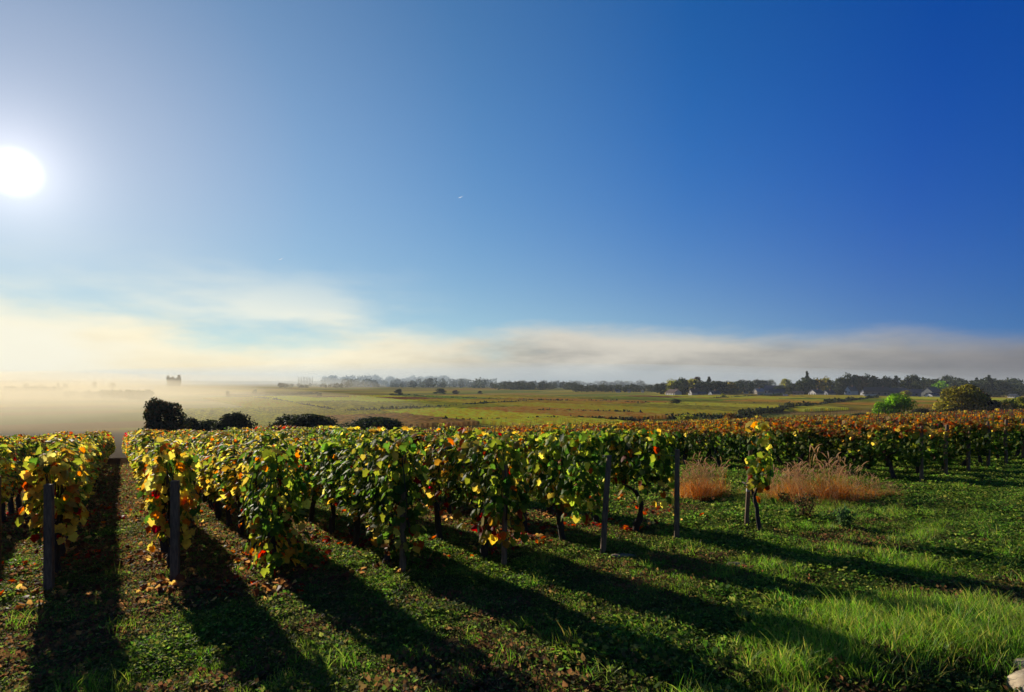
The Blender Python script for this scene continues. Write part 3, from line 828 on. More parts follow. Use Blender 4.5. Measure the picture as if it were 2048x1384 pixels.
# ------------------------------------------------------------------ dry grass, single plants, stones
def dry_patch(cx, cy_, rx, ry, n, seed, label, hgt=.62, taper=0.0):
    rng = np.random.default_rng(seed)
    a = rng.random(n) * 6.283; rr = np.sqrt(rng.random(n)); rr = rr * np.where(rng.random(n) < .16, 1.45, 1.0) * (.75 + .5 * vn(a * 1.3, a * 0, seed)); x = cx + rx * rr * np.cos(a); y = cy_ + ry * rr * np.sin(a)
    f = np.clip(.35 + .75 * (1 - .8 * rr ** 2), .3, 1.1) * (.7 + .5 * vn(x * 4, y * 4, seed + 2)) * (1 - taper * ss(x, cx - .2 * rx, cx + rx))
    cs = [(.46, .13, .022), (.52, .19, .035), (.34, .08, .015), (.42, .26, .11), (.20, .11, .03)]
    pro = []
    for q in range(4):
        r2 = np.random.default_rng(seed * 10 + q); m = 34
        cols = np.array(cs)[r2.integers(5, size=m)] * (.7 + .6 * r2.random((m, 1)))
        V, Fc, col = blades(r2, m, .13, hgt, .005, cols, .95)
        # feathery seed heads
        hv, hf, hc = [], [], []; base = len(V)
        for t in range(5):
            ax, ay = r2.normal(0, .06, 2); ang = r2.random() * 6.28; hh = hgt * r2.uniform(.95, 1.35)
            b = MB(); ln = .12
            b.tube([(ax, ay, 0), (ax + .03 * math.cos(ang), ay + .03 * math.sin(ang), hh * .8), (ax + .07 * math.cos(ang), ay + .07 * math.sin(ang), hh)], .0016, 3, cap=False)
            b.tube([(ax + .07 * math.cos(ang), ay + .07 * math.sin(ang), hh), (ax + .11 * math.cos(ang), ay + .11 * math.sin(ang), hh + .05), (ax + .14 * math.cos(ang), ay + .14 * math.sin(ang), hh + .075), (ax + .17 * math.cos(ang), ay + .17 * math.sin(ang), hh + .08)], [.003, .0065, .006, .002], 5)
            o = len(hv); hv += b.v; hf += [tuple(i + base + o for i in f_) for f_ in b.f]; hc += [(.42, .31, .20)] * len(b.v)
        Vt = np.concatenate([V, np.array(hv)]); ct = np.concatenate([col, np.array(hc)])
        faces = [tuple(int(i) for i in f_) for f_ in Fc] + hf
        pro.append(mesh('dry_tuft', Vt, faces, ct, M_DRY))
    idx = rng.integers(4, size=n)
    scatter('dry_grass', np.stack([x, y, HN(x, y)], -1), rots_for(rng, n, .12), f * (.75 + .4 * rng.random(n)), pro, idx, label, 'dry grass', 'dry_tuft%d' % seed)
g1 = G(1425, 1000); dry_patch(g1[0] - .05, g1[1] + .5, .5, .5, 50, 3, 'rusty dry grass with feathery heads between the upright post and the white banded post', .43)
g2 = G(1702, 1008); dry_patch(g2[0] + .05, g2[1] + .45, 1.05, .5, 110, 4, 'orange dry grass clump in front of the orange topped vineyard', .42, .5)
g3 = G(1560, 992); dry_patch(g3[0], g3[1] + .3, .4, .3, 22, 5, 'low sparse rusty dry grass just right of the white banded post', .26)

def bushy(name, loc, hgt, rad, n, cs, label, cat, seed, lsize=.03):
    rng = np.random.default_rng(seed); e = Empty(name, loc); tag(e, label, cat)
    b = MB()
    for q in range(9):
        a = rng.random() * 6.28; b.tube([(0, 0, -.02), (rad * .4 * math.cos(a), rad * .4 * math.sin(a), hgt * .5), (rad * .7 * math.cos(a), rad * .7 * math.sin(a), hgt * rng.uniform(.75, 1))], [.006, .004, .002], 4)
    b.build('stem', M_BARK, e)
    a = rng.random(n) * 6.28; t = rng.random(n); rr = rad * (.25 + .75 * t) * np.sqrt(rng.random(n)); z = hgt * t * (1.05 - .3 * (rr / rad) ** 2)
    pos = np.stack([rr * np.cos(a), rr * np.sin(a), z], -1); nr = np.stack([np.cos(a), np.sin(a), .8 + rng.normal(0, .4, n)], -1)
    tip = np.stack([np.cos(a), np.sin(a), .6 + rng.normal(0, .5, n)], -1)
    cols = np.array(cs)[rng.integers(len(cs), size=n)] * (.6 + .8 * rng.random((n, 1)))
    V, Fc, col = leaves(pos, nr, tip, lsize * (.6 + .8 * rng.random(n)), cols, TL, rng)
    tag(link('foliage', mesh('foliage', V, Fc, col, M_WEED), (0, 0, 0), e), kind='stuff')
q_ = G(1690, 1058); bushy('young_shrub', q_, .26, .13, 300, [(.07, .12, .03), (.11, .15, .05), (.05, .09, .03)], 'small upright grey green shrub in front of the orange dry grass', 'shrub', 1, .035)
q_ = G(1612, 1040); bushy('seeding_weed', q_, .34, .2, 420, [(.09, .07, .03), (.06, .07, .02), (.13, .08, .04)], 'brownish seeding weed at the left foot of the orange dry grass', 'weed', 2, .026)
q_ = G(1570, 1010); bushy('seeding_weed', q_, .2, .15, 250, [(.12, .05, .02), (.06, .07, .02), (.07, .10, .03)], 'reddish low weed right of the white banded post', 'weed', 3, .026)

def stone(name, loc, dims, seed, label, m_, cat='stone', rz=0):
    rng = np.random.default_rng(seed); n1_, n2_ = 16, 10; V = []; 
    for j in range(n2_ + 1):
        ph = math.pi * j / n2_
        for i in range(n1_):
            t = 2 * math.pi * i / n1_
            d = np.array([math.sin(ph) * math.cos(t), math.sin(ph) * math.sin(t), math.cos(ph)])
            d = np.sign(d) * np.abs(d) ** .72
            k = 1 + .22 * (float(vn(d[0] * 2 + seed * 5 + d[2], d[1] * 2 + d[2] * 2, seed)) - .5) + .12 * (float(vn(d[0] * 6 + d[2] * 3, d[1] * 6 + 9, seed + 1)) - .5)
            V.append(d * k * np.array(dims) / 2)
    Fc = [(j * n1_ + i, (j + 1) * n1_ + i, (j + 1) * n1_ + (i + 1) % n1_, j * n1_ + (i + 1) % n1_) for j in range(n2_) for i in range(n1_)]
    o = link(name, mesh(name, V, Fc, None, m_, True), loc, None, rz); tag(o, label, cat); return o
x, y, z = G(1248, 1116); stone('flat_stone', (x, y, z + .015), (.26, .10, .05), 3, 'flat reddish stone at the foot of the leaning post', M_FLAT)
x, y, z = G(1474, 1132); stone('flat_stone', (x, y, z + .012), (.17, .09, .04), 4, 'flat stone in the grass below the white banded post', M_FLAT)
for i, (px, py, dm, lb) in enumerate([(2090, 1408, (.27, .27, .18), 'pale sunlit stone cut by the bottom right corner, lower one'), (2072, 1356, (.14, .18, .11), 'pale brown stone at the right edge, upper one of the corner')]):
    x, y, z = G(px, py); stone('wall_stone', (x, y, z + dm[2] * .3), dm, 7 + i, lb, M_STONE, rz=.5 * i)
# lone upright leaf and a pale stake lying in the weeds
x, y, z = G(1231, 1311); e = Empty('dock_seedling', (x, y, z)); tag(e, 'single bright lime leaf standing upright among low weeds', 'seedling')
V, Fc, col = leaves(np.array([[0, 0, .0]]), np.array([[.2, -1, .1]]), np.array([[0, 0, 1.]]), np.array([.055]), np.array([(.22, .38, .03)]), TL, np.random.default_rng(1)); V[:, 0] *= .55
link('leaf', mesh('leaf', V, Fc, col, M_LEAF), (0, 0, 0), e)
x, y, z = G(1592, 968); b = MB(); b.box((0, 0, .16), (.42, .035, .025), .05); tag(b.build('wooden_stake', colmat('pale_wood', (.35, .26, .17), .8), None, (x, y, z)), 'pale wooden stake lying in weeds left of the orange dry grass', 'stake')

# ------------------------------------------------------------------ trees
def crown_mesh(seed, kind, n, lsize, cs, w=1.0, h=1.0):
    """crown in a unit frame: height h, radius w/2, foot at 0; many leaf clumps"""
    rng = np.random.default_rng(seed); cl = []
    nc = 34 if kind not in ('poplar',) else 16
    for _ in range(nc):
        a = rng.random() * 6.28
        if kind == 'conifer': t = rng.random() ** 1.3; r = .5 * w * (1 - t) * rng.uniform(.45, .95); z = h * t; cr = .16 * w * (1.15 - t)
        elif kind == 'poplar': t = rng.random(); r = .16 * w * math.sin(math.pi * min(1, t * .9 + .08)); z = h * t; cr = .16 * w
        elif kind == 'bush': t = rng.random() ** .8; r = .42 * w * math.sqrt(max(0, 1 - t * t)) * rng.uniform(.4, 1); z = h * t * .85; cr = .17 * w * rng.uniform(.7, 1.2)
        else:
            t = rng.random(); r = .42 * w * math.sqrt(max(0, 1 - ((t - .40) / .64) ** 2)) * rng.uniform(.25, 1); z = h * (.04 + .82 * t); cr = .17 * w * rng.uniform(.6, 1.2)
        cl.append((r * math.cos(a), r * math.sin(a), z, cr, rng.uniform(.7, 1.35)))
    cl = np.array(cl); k = rng.integers(len(cl), size=n); c = cl[k]
    d = norm(rng.normal(0, 1, (n, 3))); rr = c[:, 3] * (.45 + .6 * rng.random(n) ** .6)
    pos = c[:, :3] + d * rr[:, None] * np.array([1, 1, .8 if kind != 'poplar' else 1.6]); pos[:, 2] = np.maximum(pos[:, 2], .01)
    nr = d + rng.normal(0, .5, (n, 3)); tip = rng.normal(0, .6, (n, 3)) + np.array([0, 0, -.5])
    cols = np.array(cs)[rng.integers(len(cs), size=n)] * c[:, 4:5] * (.7 + .6 * rng.random((n, 1)))
    V, Fc, col = leaves(pos, nr, tip, lsize * (.6 + .8 * rng.random(n)), cols, TL, rng)
    return mesh('crown', V, Fc, col, M_TREEB if cs in (LG, OL, GD) else M_TREE)
def tree_trunk(seed, h, r, limbs=5):
    rng = random.Random(seed); b = MB()
    b.tube([(0, 0, -.3 * h), (0, 0, 0), (.02 * h, 0, h * .35), (0, .02 * h, h * .75)], [r * 1.3, r, r * .75, r * .3], 7, jit=.15, rng=rng)
    for q in range(limbs):
        a = q * 2.4 + rng.random(); z0 = h * rng.uniform(.18, .5)
        b.tube([(0, 0, z0), (.16 * h * math.cos(a), .16 * h * math.sin(a), z0 + .16 * h), (.3 * h * math.cos(a), .3 * h * math.sin(a), z0 + .36 * h)], [r * .45, r * .3, r * .12], 5, rng=rng)
    return b.mesh('trunk', M_TBARK, True)
DK = [(.03, .045, .015), (.045, .06, .02), (.02, .03, .012)]
OL = [(.17, .16, .025), (.23, .19, .035), (.11, .115, .022)]
LG = [(.13, .24, .025), (.19, .29, .035), (.09, .17, .02)]
GD = [(.30, .17, .03), (.24, .11, .02), (.15, .12, .03)]
RU = [(.09, .05, .02), (.06, .05, .02), (.12, .07, .03)]
CR = {}
for nm, kind, cs in (('dark', 'round', DK), ('olive', 'round', OL), ('lime', 'round', LG), ('rust', 'round', RU), ('conifer', 'conifer', DK), ('poplar', 'poplar', DK), ('bush', 'bush', DK), ('obush', 'bush', OL), ('gbush', 'bush', GD)):
    for v_ in range(2): CR[nm + str(v_)] = crown_mesh(500 + v_ * 31 + len(CR), kind, 1500, .075, cs)
CRH = {'dark': crown_mesh(900, 'round', 12000, .042, DK + RU), 'lime': crown_mesh(901, 'round', 12000, .032, LG), 'olive': crown_mesh(902, 'round', 12000, .036, OL),
       'bush': crown_mesh(903, 'bush', 11000, .036, DK), 'bush2': crown_mesh(904, 'bush', 10000, .038, DK), 'gbush': crown_mesh(905, 'bush', 3500, .05, GD)}
TT = [tree_trunk(s, 1.0, .035) for s in range(3)]
TTS = tree_trunk(7, 1.0, .02, 0)
def tree(px, d, wpx, top, label, crown, name='tree', cat='tree', group=None, base=None, sink=0.0, trunk=True, clear=.12):
    """a tree standing d metres deep at picture column px, wpx wide; its top at picture row `top`"""
    x, y, z = AT(px, d); w = wpx * d / F; ztop = EYE + (HOR - top) / F * d
    h = max(ztop - z, .6)
    e = Empty(name, (x, y, z), random.random() * 6.28); tag(e, label, cat, group)
    cm = CRH[crown] if crown in CRH and wpx > 40 else CR[crown.rstrip('2') + str(random.randrange(2))]
    isb = 'bush' in crown
    c0 = 0.0 if isb else clear * h
    kw = (1.1 if wpx < 4 else 2.4) if crown == 'poplar' else 1.3
    cr = link('crown', cm, (0, 0, c0), e, 0, (w * kw, w * kw, (h - c0) * (1.0 if crown not in ('conifer',) else 1.0)))
    tr = link('trunk' if not isb else 'stem', TTS if crown in ('conifer', 'poplar') else TT[random.randrange(3)], (0, 0, 0), e, 0, (max(w, h * .5), max(w, h * .5), h * .9))
    return e
# beyond the foreground block
tree(322, 66, 78, 794, 'dark rounded tree standing alone beyond the end of the foreground rows', 'dark')
tree(380, 70, 54, 832, 'low dark shrub touching the right side of the lone dark tree', 'bush2', 'shrub', 'shrub')
tree(418, 70, 74, 832, 'flat dark shrub midway between the lone dark tree and the peaked shrub', 'bush', 'shrub', 'shrub')
tree(470, 68, 86, 822, 'dark shrub with a peaked top beyond the foreground rows', 'bush2', 'shrub', 'shrub')
tree(580, 70, 84, 827, 'small dark shrub leaning on the widest dark shrub from the left', 'bush2', 'shrub', 'shrub')
tree(630, 68, 120, 819, 'widest dark shrub beyond the foreground rows, under the distant track', 'bush', 'shrub', 'shrub')
tree(752, 68, 132, 827, 'dome shaped dark shrub, last one on the right beyond the foreground rows', 'bush', 'shrub', 'shrub')
# beyond the orange block
tree(1787, 118, 66, 783, 'rounded bright green tree behind the orange topped vineyard', 'lime', clear=.02)
tree(1924, 124, 84, 762, 'big olive yellow tree behind the orange topped vineyard', 'olive', clear=.02)
tree(1962, 128, 58, 778, 'dark olive tree pressed against the right side of the big olive tree', 'dark', clear=.02)
tree(1848, 122, 60, 812, 'low dark shrub between the bright green and the big olive tree', 'bush', 'shrub', 'shrub')
tree(1720, 124, 52, 822, 'low dark shrub left of the bright green tree', 'bush', 'shrub', 'shrub')
tree(1995, 120, 46, 806, 'low dark shrub right of the big olive tree', 'bush2', 'shrub', 'shrub')
tree(2036, 116, 56, 788, 'leafy green tree cut by the right edge of the picture', 'olive', clear=.02)
tree(1460, 150, 27, 824, 'small orange autumn bush behind the orange topped vineyard', 'gbush', 'shrub', 'shrub')
tree(1375, 155, 44, 828, 'thin olive bush left of the small orange autumn bush', 'obush', 'shrub', 'shrub')
tree(1425, 152, 34, 836, 'very low dark shrub between the thin olive and orange bushes', 'bush2', 'shrub', 'shrub')
# single trees of the plain
def plain_tree(px, base, top, w, label, crown, name='tree', cat='tree'):
    x, y, z = G(px, base); tree(px, y, w, top, label, crown, name, cat, clear=.10 if cat == 'tree' else 0)
plain_tree(797, 792, 777, 15, 'lone round tree on the plain above the dark field edge', 'dark')
plain_tree(1352, 811, 796, 17, 'lone dark round tree on the plain below the white farmhouse', 'dark')
plain_tree(510, 795, 778, 9, 'narrow misty tree at the left end of the hedge line', 'dark')
plain_tree(455, 796, 781, 9, 'pale misty tree standing alone left of the hedge line', 'dark')
plain_tree(562, 776, 764, 12, 'small misty tree on the ridge left of the poplar row', 'dark')
plain_tree(880, 788, 776, 22, 'dark rounded bush before the misty village', 'bush', 'shrub', 'shrub')
plain_tree(912, 788, 780, 14, 'small brown bush right of the dark rounded bush before the village', 'rust', 'shrub', 'shrub')
plain_tree(960, 788, 781, 8, 'tiny dark bush on the plain before the misty village', 'bush', 'shrub', 'shrub')
plain_tree(1276, 812, 804, 6, 'tiny dark bush left of the lone dark round tree', 'bush', 'shrub', 'shrub')
plain_tree(1446, 797, 787, 12, 'small faint bush on the plain below the village wood', 'obush', 'shrub', 'shrub')
plain_tree(640, 792, 785, 11, 'dark bush at the right end of the hedge line', 'bush', 'shrub', 'shrub')
plain_tree(563, 808, 803, 7, 'tiny bush on the bend of the pale track', 'bush', 'shrub', 'shrub')

# ------------------------------------------------------------------ houses
NOTR = object()
def house(px, base, wpx, hpx, label, wall=(.62, .60, .55), roof=(.10, .075, .06), gable=False, d=None, nwin=3, chim=True, rot=None, name='house'):
    x, y, z = G(px, base) if d is None else AT(px, d)
    W = wpx * y / F; Hh = hpx * y / F; D = max(6.0, W * .6) if not gable else max(8.0, W * 1.1)
    if rot is None: rot = math.radians(-70) if (px > 1300 and (gable or wall[0] > .6)) else math.atan2(-x, y)
    e = Empty(name, (x, y, z), rot); tag(e, label, 'house')
    ev = Hh * (.52 if gable else .56)
    b = MB()
    if gable:
        V = [(-W / 2, 0, -1), (W / 2, 0, -1), (W / 2, 0, ev), (0, 0, Hh * .97), (-W / 2, 0, ev), (-W / 2, D, -1), (W / 2, D, -1), (W / 2, D, ev), (0, D, Hh * .97), (-W / 2, D, ev)]
        b.add(V, [(0, 1, 2, 3, 4), (9, 8, 7, 6, 5), (1, 6, 7, 2), (5, 0, 4, 9), (0, 5, 6, 1)], wall)
    else:
        V = [(-W / 2, 0, -1), (W / 2, 0, -1), (W / 2, D, -1), (-W / 2, D, -1), (-W / 2, 0, ev), (W / 2, 0, ev), (W / 2, D, ev), (-W / 2, D, ev), (-W / 2, D / 2, Hh * .97), (W / 2, D / 2, Hh * .97)]
        b.add(V, [(0, 1, 5, 4), (2, 3, 7, 6), (1, 2, 6, 9, 5), (3, 0, 4, 8, 7), (0, 3, 2, 1)], wall)
    b.build('wall', M_WALL, e)
    r = MB(); o = .4; t = .22
    if gable:
        for sg in (-1, 1):
            ex = sg * (W / 2 + o); ez = ev - o * (Hh - ev) / (W / 2)
            V = [(ex, -o, ez), (0, -o, Hh), (0, D + o, Hh), (ex, D + o, ez)]
            r.add(V + [(a, b_, c - t) for a, b_, c in V], [(0, 1, 2, 3), (7, 6, 5, 4), (0, 4, 5, 1), (1, 5, 6, 2), (2, 6, 7, 3), (3, 7, 4, 0)], roof)
    else:
        for sg in (-1, 1):
            ey = -o if sg < 0 else D + o; ez = ev - o * (Hh - ev) / (D / 2)
            V = [(-W / 2 - o, ey, ez), (W / 2 + o, ey, ez), (W / 2 + o, D / 2, Hh), (-W / 2 - o, D / 2, Hh)]
            r.add(V + [(a, b_, c - t) for a, b_, c in V], [(0, 1, 2, 3), (7, 6, 5, 4), (0, 4, 5, 1), (1, 5, 6, 2), (2, 6, 7, 3), (3, 7, 4, 0)], roof)
    r.build('roof', M_ROOF, e)
    if chim:
        c = MB(); c.box((W * .28 if not gable else W * .2, D / 2, Hh + .1), (.7, .7, 1.6), 0, (.22, .12, .09)); c.build('chimney', M_WALL, e)
    if wpx >= 9:
        for q in range(nwin):
            wx = -W / 2 + W * (q + .5) / nwin
            g_ = MB(); g_.box((wx, .0, ev * .5), (min(1.1, W * .12), .12, min(1.4, ev * .4))); g_.build('window', M_GLASS, e)
    return e
WH = (.66, .63, .57); CRM = (.52, .45, .35); GRY = (.33, .34, .35); SL = (.06, .065, .075); BRW = (.12, .07, .05); TER = (.20, .10, .07)
house(1340, 788, 30, 13, 'long white farmhouse with low brown roof at the left end of the village', (.72, .66, .58), BRW, d=470, nwin=4)
house(1380, 788, 11, 14, 'narrow white gabled house right of the long white farmhouse', WH, BRW, True, d=480, nwin=1)
house(1404, 788, 15, 8, 'low blue grey shed under the dark trees', GRY, SL, d=470, nwin=2, chim=False, name='shed')
house(1420, 788, 12, 10, 'grey gabled house at the right end of the dark wood', (.42, .44, .46), SL, True, d=480, nwin=1)
house(1492, 780, 9, 5, 'tiny pale hut in the trees between wood and large houses', (.5, .5, .48), SL, d=560, chim=False, name='shed')
house(1510, 783, 12, 11, 'pale gabled house standing alone between two woods', CRM, GRY, True, d=540, nwin=2)
house(1548, 774, 34, 14, 'large misty building with long roof rising behind the other houses', (.40, .38, .35), (.16, .11, .10), d=640, nwin=6)
house(1541, 784, 24, 12, 'pale house with two roofs in front of the large misty building', (.52, .50, .47), (.13, .12, .12), d=560, nwin=4)
house(1554, 789, 28, 12, 'slate blue barn with broad dark roof', (.20, .23, .28), SL, d=500, nwin=2, chim=False, name='barn')
house(1597, 789, 20, 8, 'low cream house behind the vines left of the white gabled house', CRM, BRW, d=500, nwin=3)
house(1624, 791, 19, 13, 'white gabled house with dark windows facing the vines', WH, SL, True, d=470, nwin=3)
house(1650, 791, 14, 11, 'grey gabled wing right of the white gabled house', (.34, .35, .38), SL, True, d=480, nwin=2)
house(1670, 779, 22, 12, 'white long house with slate roof up among the trees', WH, SL, d=560, nwin=4)
house(1695, 786, 15, 17, 'steep white gabled house in the middle of the village', WH, SL, True, d=520, nwin=2)
house(1709, 786, 13, 8, 'low white wing right of the steep white gabled house', (.55, .54, .52), SL, d=530, nwin=2, chim=False)
house(1726, 788, 13, 12, 'white gabled house beside the broad dark roof', (.60, .60, .62), SL, True, d=500, nwin=1)
house(1752, 795, 42, 19, 'wide house with broad dark brown roof', (.20, .17, .17), (.06, .05, .05), d=450, nwin=4)
house(1792, 796, 34, 17, 'dark slate roofed house above the bright green tree', (.24, .23, .25), SL, d=450, nwin=4)
house(1824, 797, 30, 15, 'long violet grey barn right of the slate roofed house', (.17, .17, .20), (.09, .085, .10), d=440, nwin=2, chim=False, name='barn')
house(1853, 797, 24, 19, 'tall dark gabled barn behind a small white gable', (.16, .17, .17), (.07, .07, .07), True, d=445, nwin=1, chim=False, name='barn')
house(1857, 799, 16, 9, 'small white gabled house left of the long white wall', (.68, .68, .66), SL, True, d=420, nwin=1, chim=False)
house(2022, 798, 12, 8, 'small white hut near the right edge behind green bushes', WH, SL, d=400, chim=False, name='shed')
def lowwall(px0, px1, d, hpx, label, col=(.62, .61, .58)):
    x0, y0, z0 = AT(px0, d); x1, y1, z1 = AT(px1, d); n = 8; h = hpx * d / F; e = Empty('garden_wall', (x0, y0, z0)); tag(e, label, 'wall')
    L = math.hypot(x1 - x0, y1 - y0); b = MB(); b.box((L / 2, 0, h / 2 - .5), (L, .35, h + 1), 0, col); b.build('masonry', M_WALL, e)
    c = MB(); c.box((L / 2, 0, h + .05), (L + .1, .5, .12), 0, (.35, .30, .26)); c.build('coping', M_WALL, e)
lowwall(1728, 1753, 415, 7, 'low white garden wall in front of the broad brown roof')
lowwall(1863, 1888, 420, 4, 'long low white wall behind the vines left of the big olive tree')
lowwall(1566, 1576, 470, 3, 'short pale wall at the corner of the slate blue barn')
lowwall(1515, 1545, 500, 3, 'low pale wall before the two roofed house', (.45, .45, .40))

# village trees
VT = [  # px, d, w, top, crown, label
 (1322, 540, 16, 763, 'dark', 'leftmost dark tree of the village wood beside the farmhouse'),
 (1344, 540, 22, 758, 'olive', 'olive tree rising behind the long white farmhouse'),
 (1363, 530, 20, 752, 'dark', 'pointed dark tree above the farmhouse gable'),
 (1366, 470, 16, 770, 'dark', 'round dark tree standing before the narrow white gabled house'),
 (1383, 540, 24, 757, 'olive', 'broad tree above the narrow white gabled house'),
 (1395, 550, 18, 753, 'rust', 'tallest brownish tree of the left village wood'),
 (1404, 520, 26, 761, 'dark', 'dark tree above the blue grey shed'),
 (1418, 540, 18, 755, 'conifer', 'small fir with a pointed top in the left village wood'),
 (1432, 520, 26, 762, 'dark', 'broad dark tree right of the small fir'),
 (1448, 525, 20, 760, 'dark', 'dark tree with rounded top near the end of the left wood'),
 (1462, 520, 22, 764, 'olive', 'green tree closing the left village wood'),
 (1474, 560, 14, 774, 'dark', 'low dark tree right of the left village wood'),
 (1487, 720, 30, 760, 'dark', 'misty broad tree left of the pale gabled house'),
 (1503, 560, 12, 764, 'dark', 'dark tree directly behind the pale gabled house'),
 (1517, 720, 24, 759, 'dark', 'misty tree right of the pale gabled house'),
 (1536, 760, 18, 757, 'dark', 'misty tree left of the large misty building'),
 (1572, 700, 14, 757, 'olive', 'misty pale tree right of the large misty building'),
 (1560, 540, 18, 770, 'dark', 'dark tree above the slate blue barn'),
 (1580, 520, 16, 772, 'dark', 'dark tree right of the slate blue barn'),
 (1594, 540, 26, 763, 'dark', 'spreading dark tree left of the tall fir'),
 (1614, 545, 16, 744, 'conifer', 'tall fir with the sharpest top in the village'),
 (1622, 540, 18, 753, 'dark', 'dark tree leaning on the right of the tall fir'),
 (1606, 520, 24, 762, 'dark', 'dark low tree at the foot of the tall fir'),
 (1638, 550, 22, 758, 'olive', 'green tree between the tall fir and the white long house'),
 (1652, 560, 16, 753, 'olive', 'sparse olive tree above the grey gabled wing'),
 (1684, 560, 22, 754, 'dark', 'dark tree behind the white long house'),
 (1702, 560, 22, 742, 'dark', 'tall spreading tree above the steep white gabled house'),
 (1720, 560, 20, 749, 'rust', 'brownish tree right of the tall spreading tree'),
 (1740, 560, 20, 744, 'dark', 'tall round dark tree above the broad brown roof'),
 (1757, 560, 18, 757, 'dark', 'dark tree right of the tall round dark tree'),
 (1772, 555, 17, 752, 'dark', 'upright dark tree left of the pyramid tree'),
 (1792, 550, 22, 753, 'conifer', 'pyramid shaped dark tree above the slate roofed house'),
 (1812, 545, 16, 758, 'olive', 'olive tree right of the pyramid shaped tree'),
 (1826, 540, 24, 749, 'dark', 'tall irregular dark tree above the violet grey barn'),
 (1846, 530, 22, 757, 'dark', 'dark tree right of the tall irregular tree'),
 (1862, 520, 18, 759, 'dark', 'small dark tree above the tall gabled barn'),
 (1880, 510, 24, 760, 'lime', 'yellow green tree left of the big olive tree'),
 (1896, 700, 20, 750, 'dark', 'misty tree showing over the yellow green tree'),
 (1936, 500, 30, 760, 'dark', 'dark tree behind the crown of the big olive tree'),
 (1966, 500, 16, 761, 'dark', 'dark tree left of the tall tiered tree'),
 (1978, 495, 20, 752, 'conifer', 'tall tiered dark tree near the right edge'),
 (2000, 500, 18, 760, 'dark', 'dark tree right of the tall tiered tree'),
 (2018, 500, 22, 766, 'dark', 'low dark tree above the small white hut'),
 (2044, 480, 22, 768, 'dark', 'last dark tree of the village at the right edge'),
 (1786, 480, 12, 772, 'dark', 'small dark tree between the roofs above the bright green tree'),
 (1812, 430, 14, 781, 'olive', 'small garden tree before the violet grey barn'),
 (1736, 470, 12, 774, 'dark', 'small dark tree beside the broad brown roof'),
 (1677, 490, 18, 777, 'dark', 'garden tree before the white long house'),
 (1658, 500, 14, 774, 'dark', 'round dark bush behind the grey gabled wing'),
 (1990, 430, 30, 783, 'dark', 'broad dark garden tree below the tall tiered tree'),
 (1900, 440, 22, 778, 'dark', 'dark garden tree behind the long low white wall'),
]
for (px, d, w, top, cr, lb) in VT:
    tree(px, d, w * 1.3, top - 1, lb, cr, clear=.02)
# poplar row on the far ridge, silhouettes on the misty left ridge
for k_ in range(10):
    tree(597 + k_ * 3.1, 1150, 2.2, 754.5 + .5 * (k_ % 3), 'one of ten slim poplars in a row on the misty ridge', 'poplar', 'poplar', 'tree', 'poplar row on the ridge')
for px, top in ((337, 752), (341.5, 756.5), (346, 754), (350, 757), (354, 755.5), (358, 752)):
    tree(px, 1000, 6.2, top, 'one of six tall misty trees clumped on the left ridge', 'poplar', 'tree', 'tree', 'clump of tall trees on the left ridge')
for px, d, w, top, lb in ((52, 620, 12, 766, 'faint misty tree at the left end of the foggy ridge'), (70, 640, 10, 768, 'second faint misty tree on the foggy ridge'), (82, 620, 7, 765, 'upright faint misty tree left of the foggy roofs'),
                          (116, 620, 5, 764, 'slim misty tree like a mast above the fog'), (131, 620, 9, 765, 'misty tree beside the foggy farm roof'), (190, 700, 8, 763, 'small misty tree on the foggy ridge line'), (225, 700, 9, 763, 'misty round tree left of the long foggy barn')):
    tree(px, d, w, top, lb, 'dark', clear=.02)
house(150, 775, 22, 7, 'foggy farm with flat roof on the left ridge', GRY, SL, d=640, nwin=2, name='barn')
house(275, 769, 58, 6, 'long foggy barn left of the clump of tall trees', GRY, SL, d=760, nwin=5, chim=False, name='barn')

# misty village in the middle: small houses and woods far away
rngv = random.Random(21)
mid = [(640, 777), (664, 775), (690, 774), (712, 778), (735, 776), (742, 769), (776, 772), (808, 767), (823, 768), (845, 771), (862, 770), (915, 771), (942, 769), (1236, 786), (1258, 786), (1285, 785)]
adj = ['tiny', 'small', 'pale', 'low']
spots = ['at the left end of the misty village', 'right of the leftmost misty village house', 'below the far poplar row to the right', 'near the left misty woods', 'left of the lone round tree on the plain', 'up on the misty ridge', 'above the lone round tree on the plain', 'brightest of the misty village middle', 'right of the brightest misty house', 'upper misty village row', 'lower misty village row', 'above the dark rounded bush', 'right of the dark rounded bush', 'left one before the misty right woods', 'right one before the misty right woods', 'closest to the long white farmhouse']
for i, (px, base) in enumerate(mid):
    d = 1000 + 40 * (i % 5) if i < 13 else 620
    house(px, base, rngv.uniform(5, 9), rngv.uniform(5, 7), adj[i % 4] + ' misty white house ' + spots[i], (.7, .7, .68), SL if i % 2 else TER, gable=i % 3 == 0, d=d, nwin=1, chim=False)
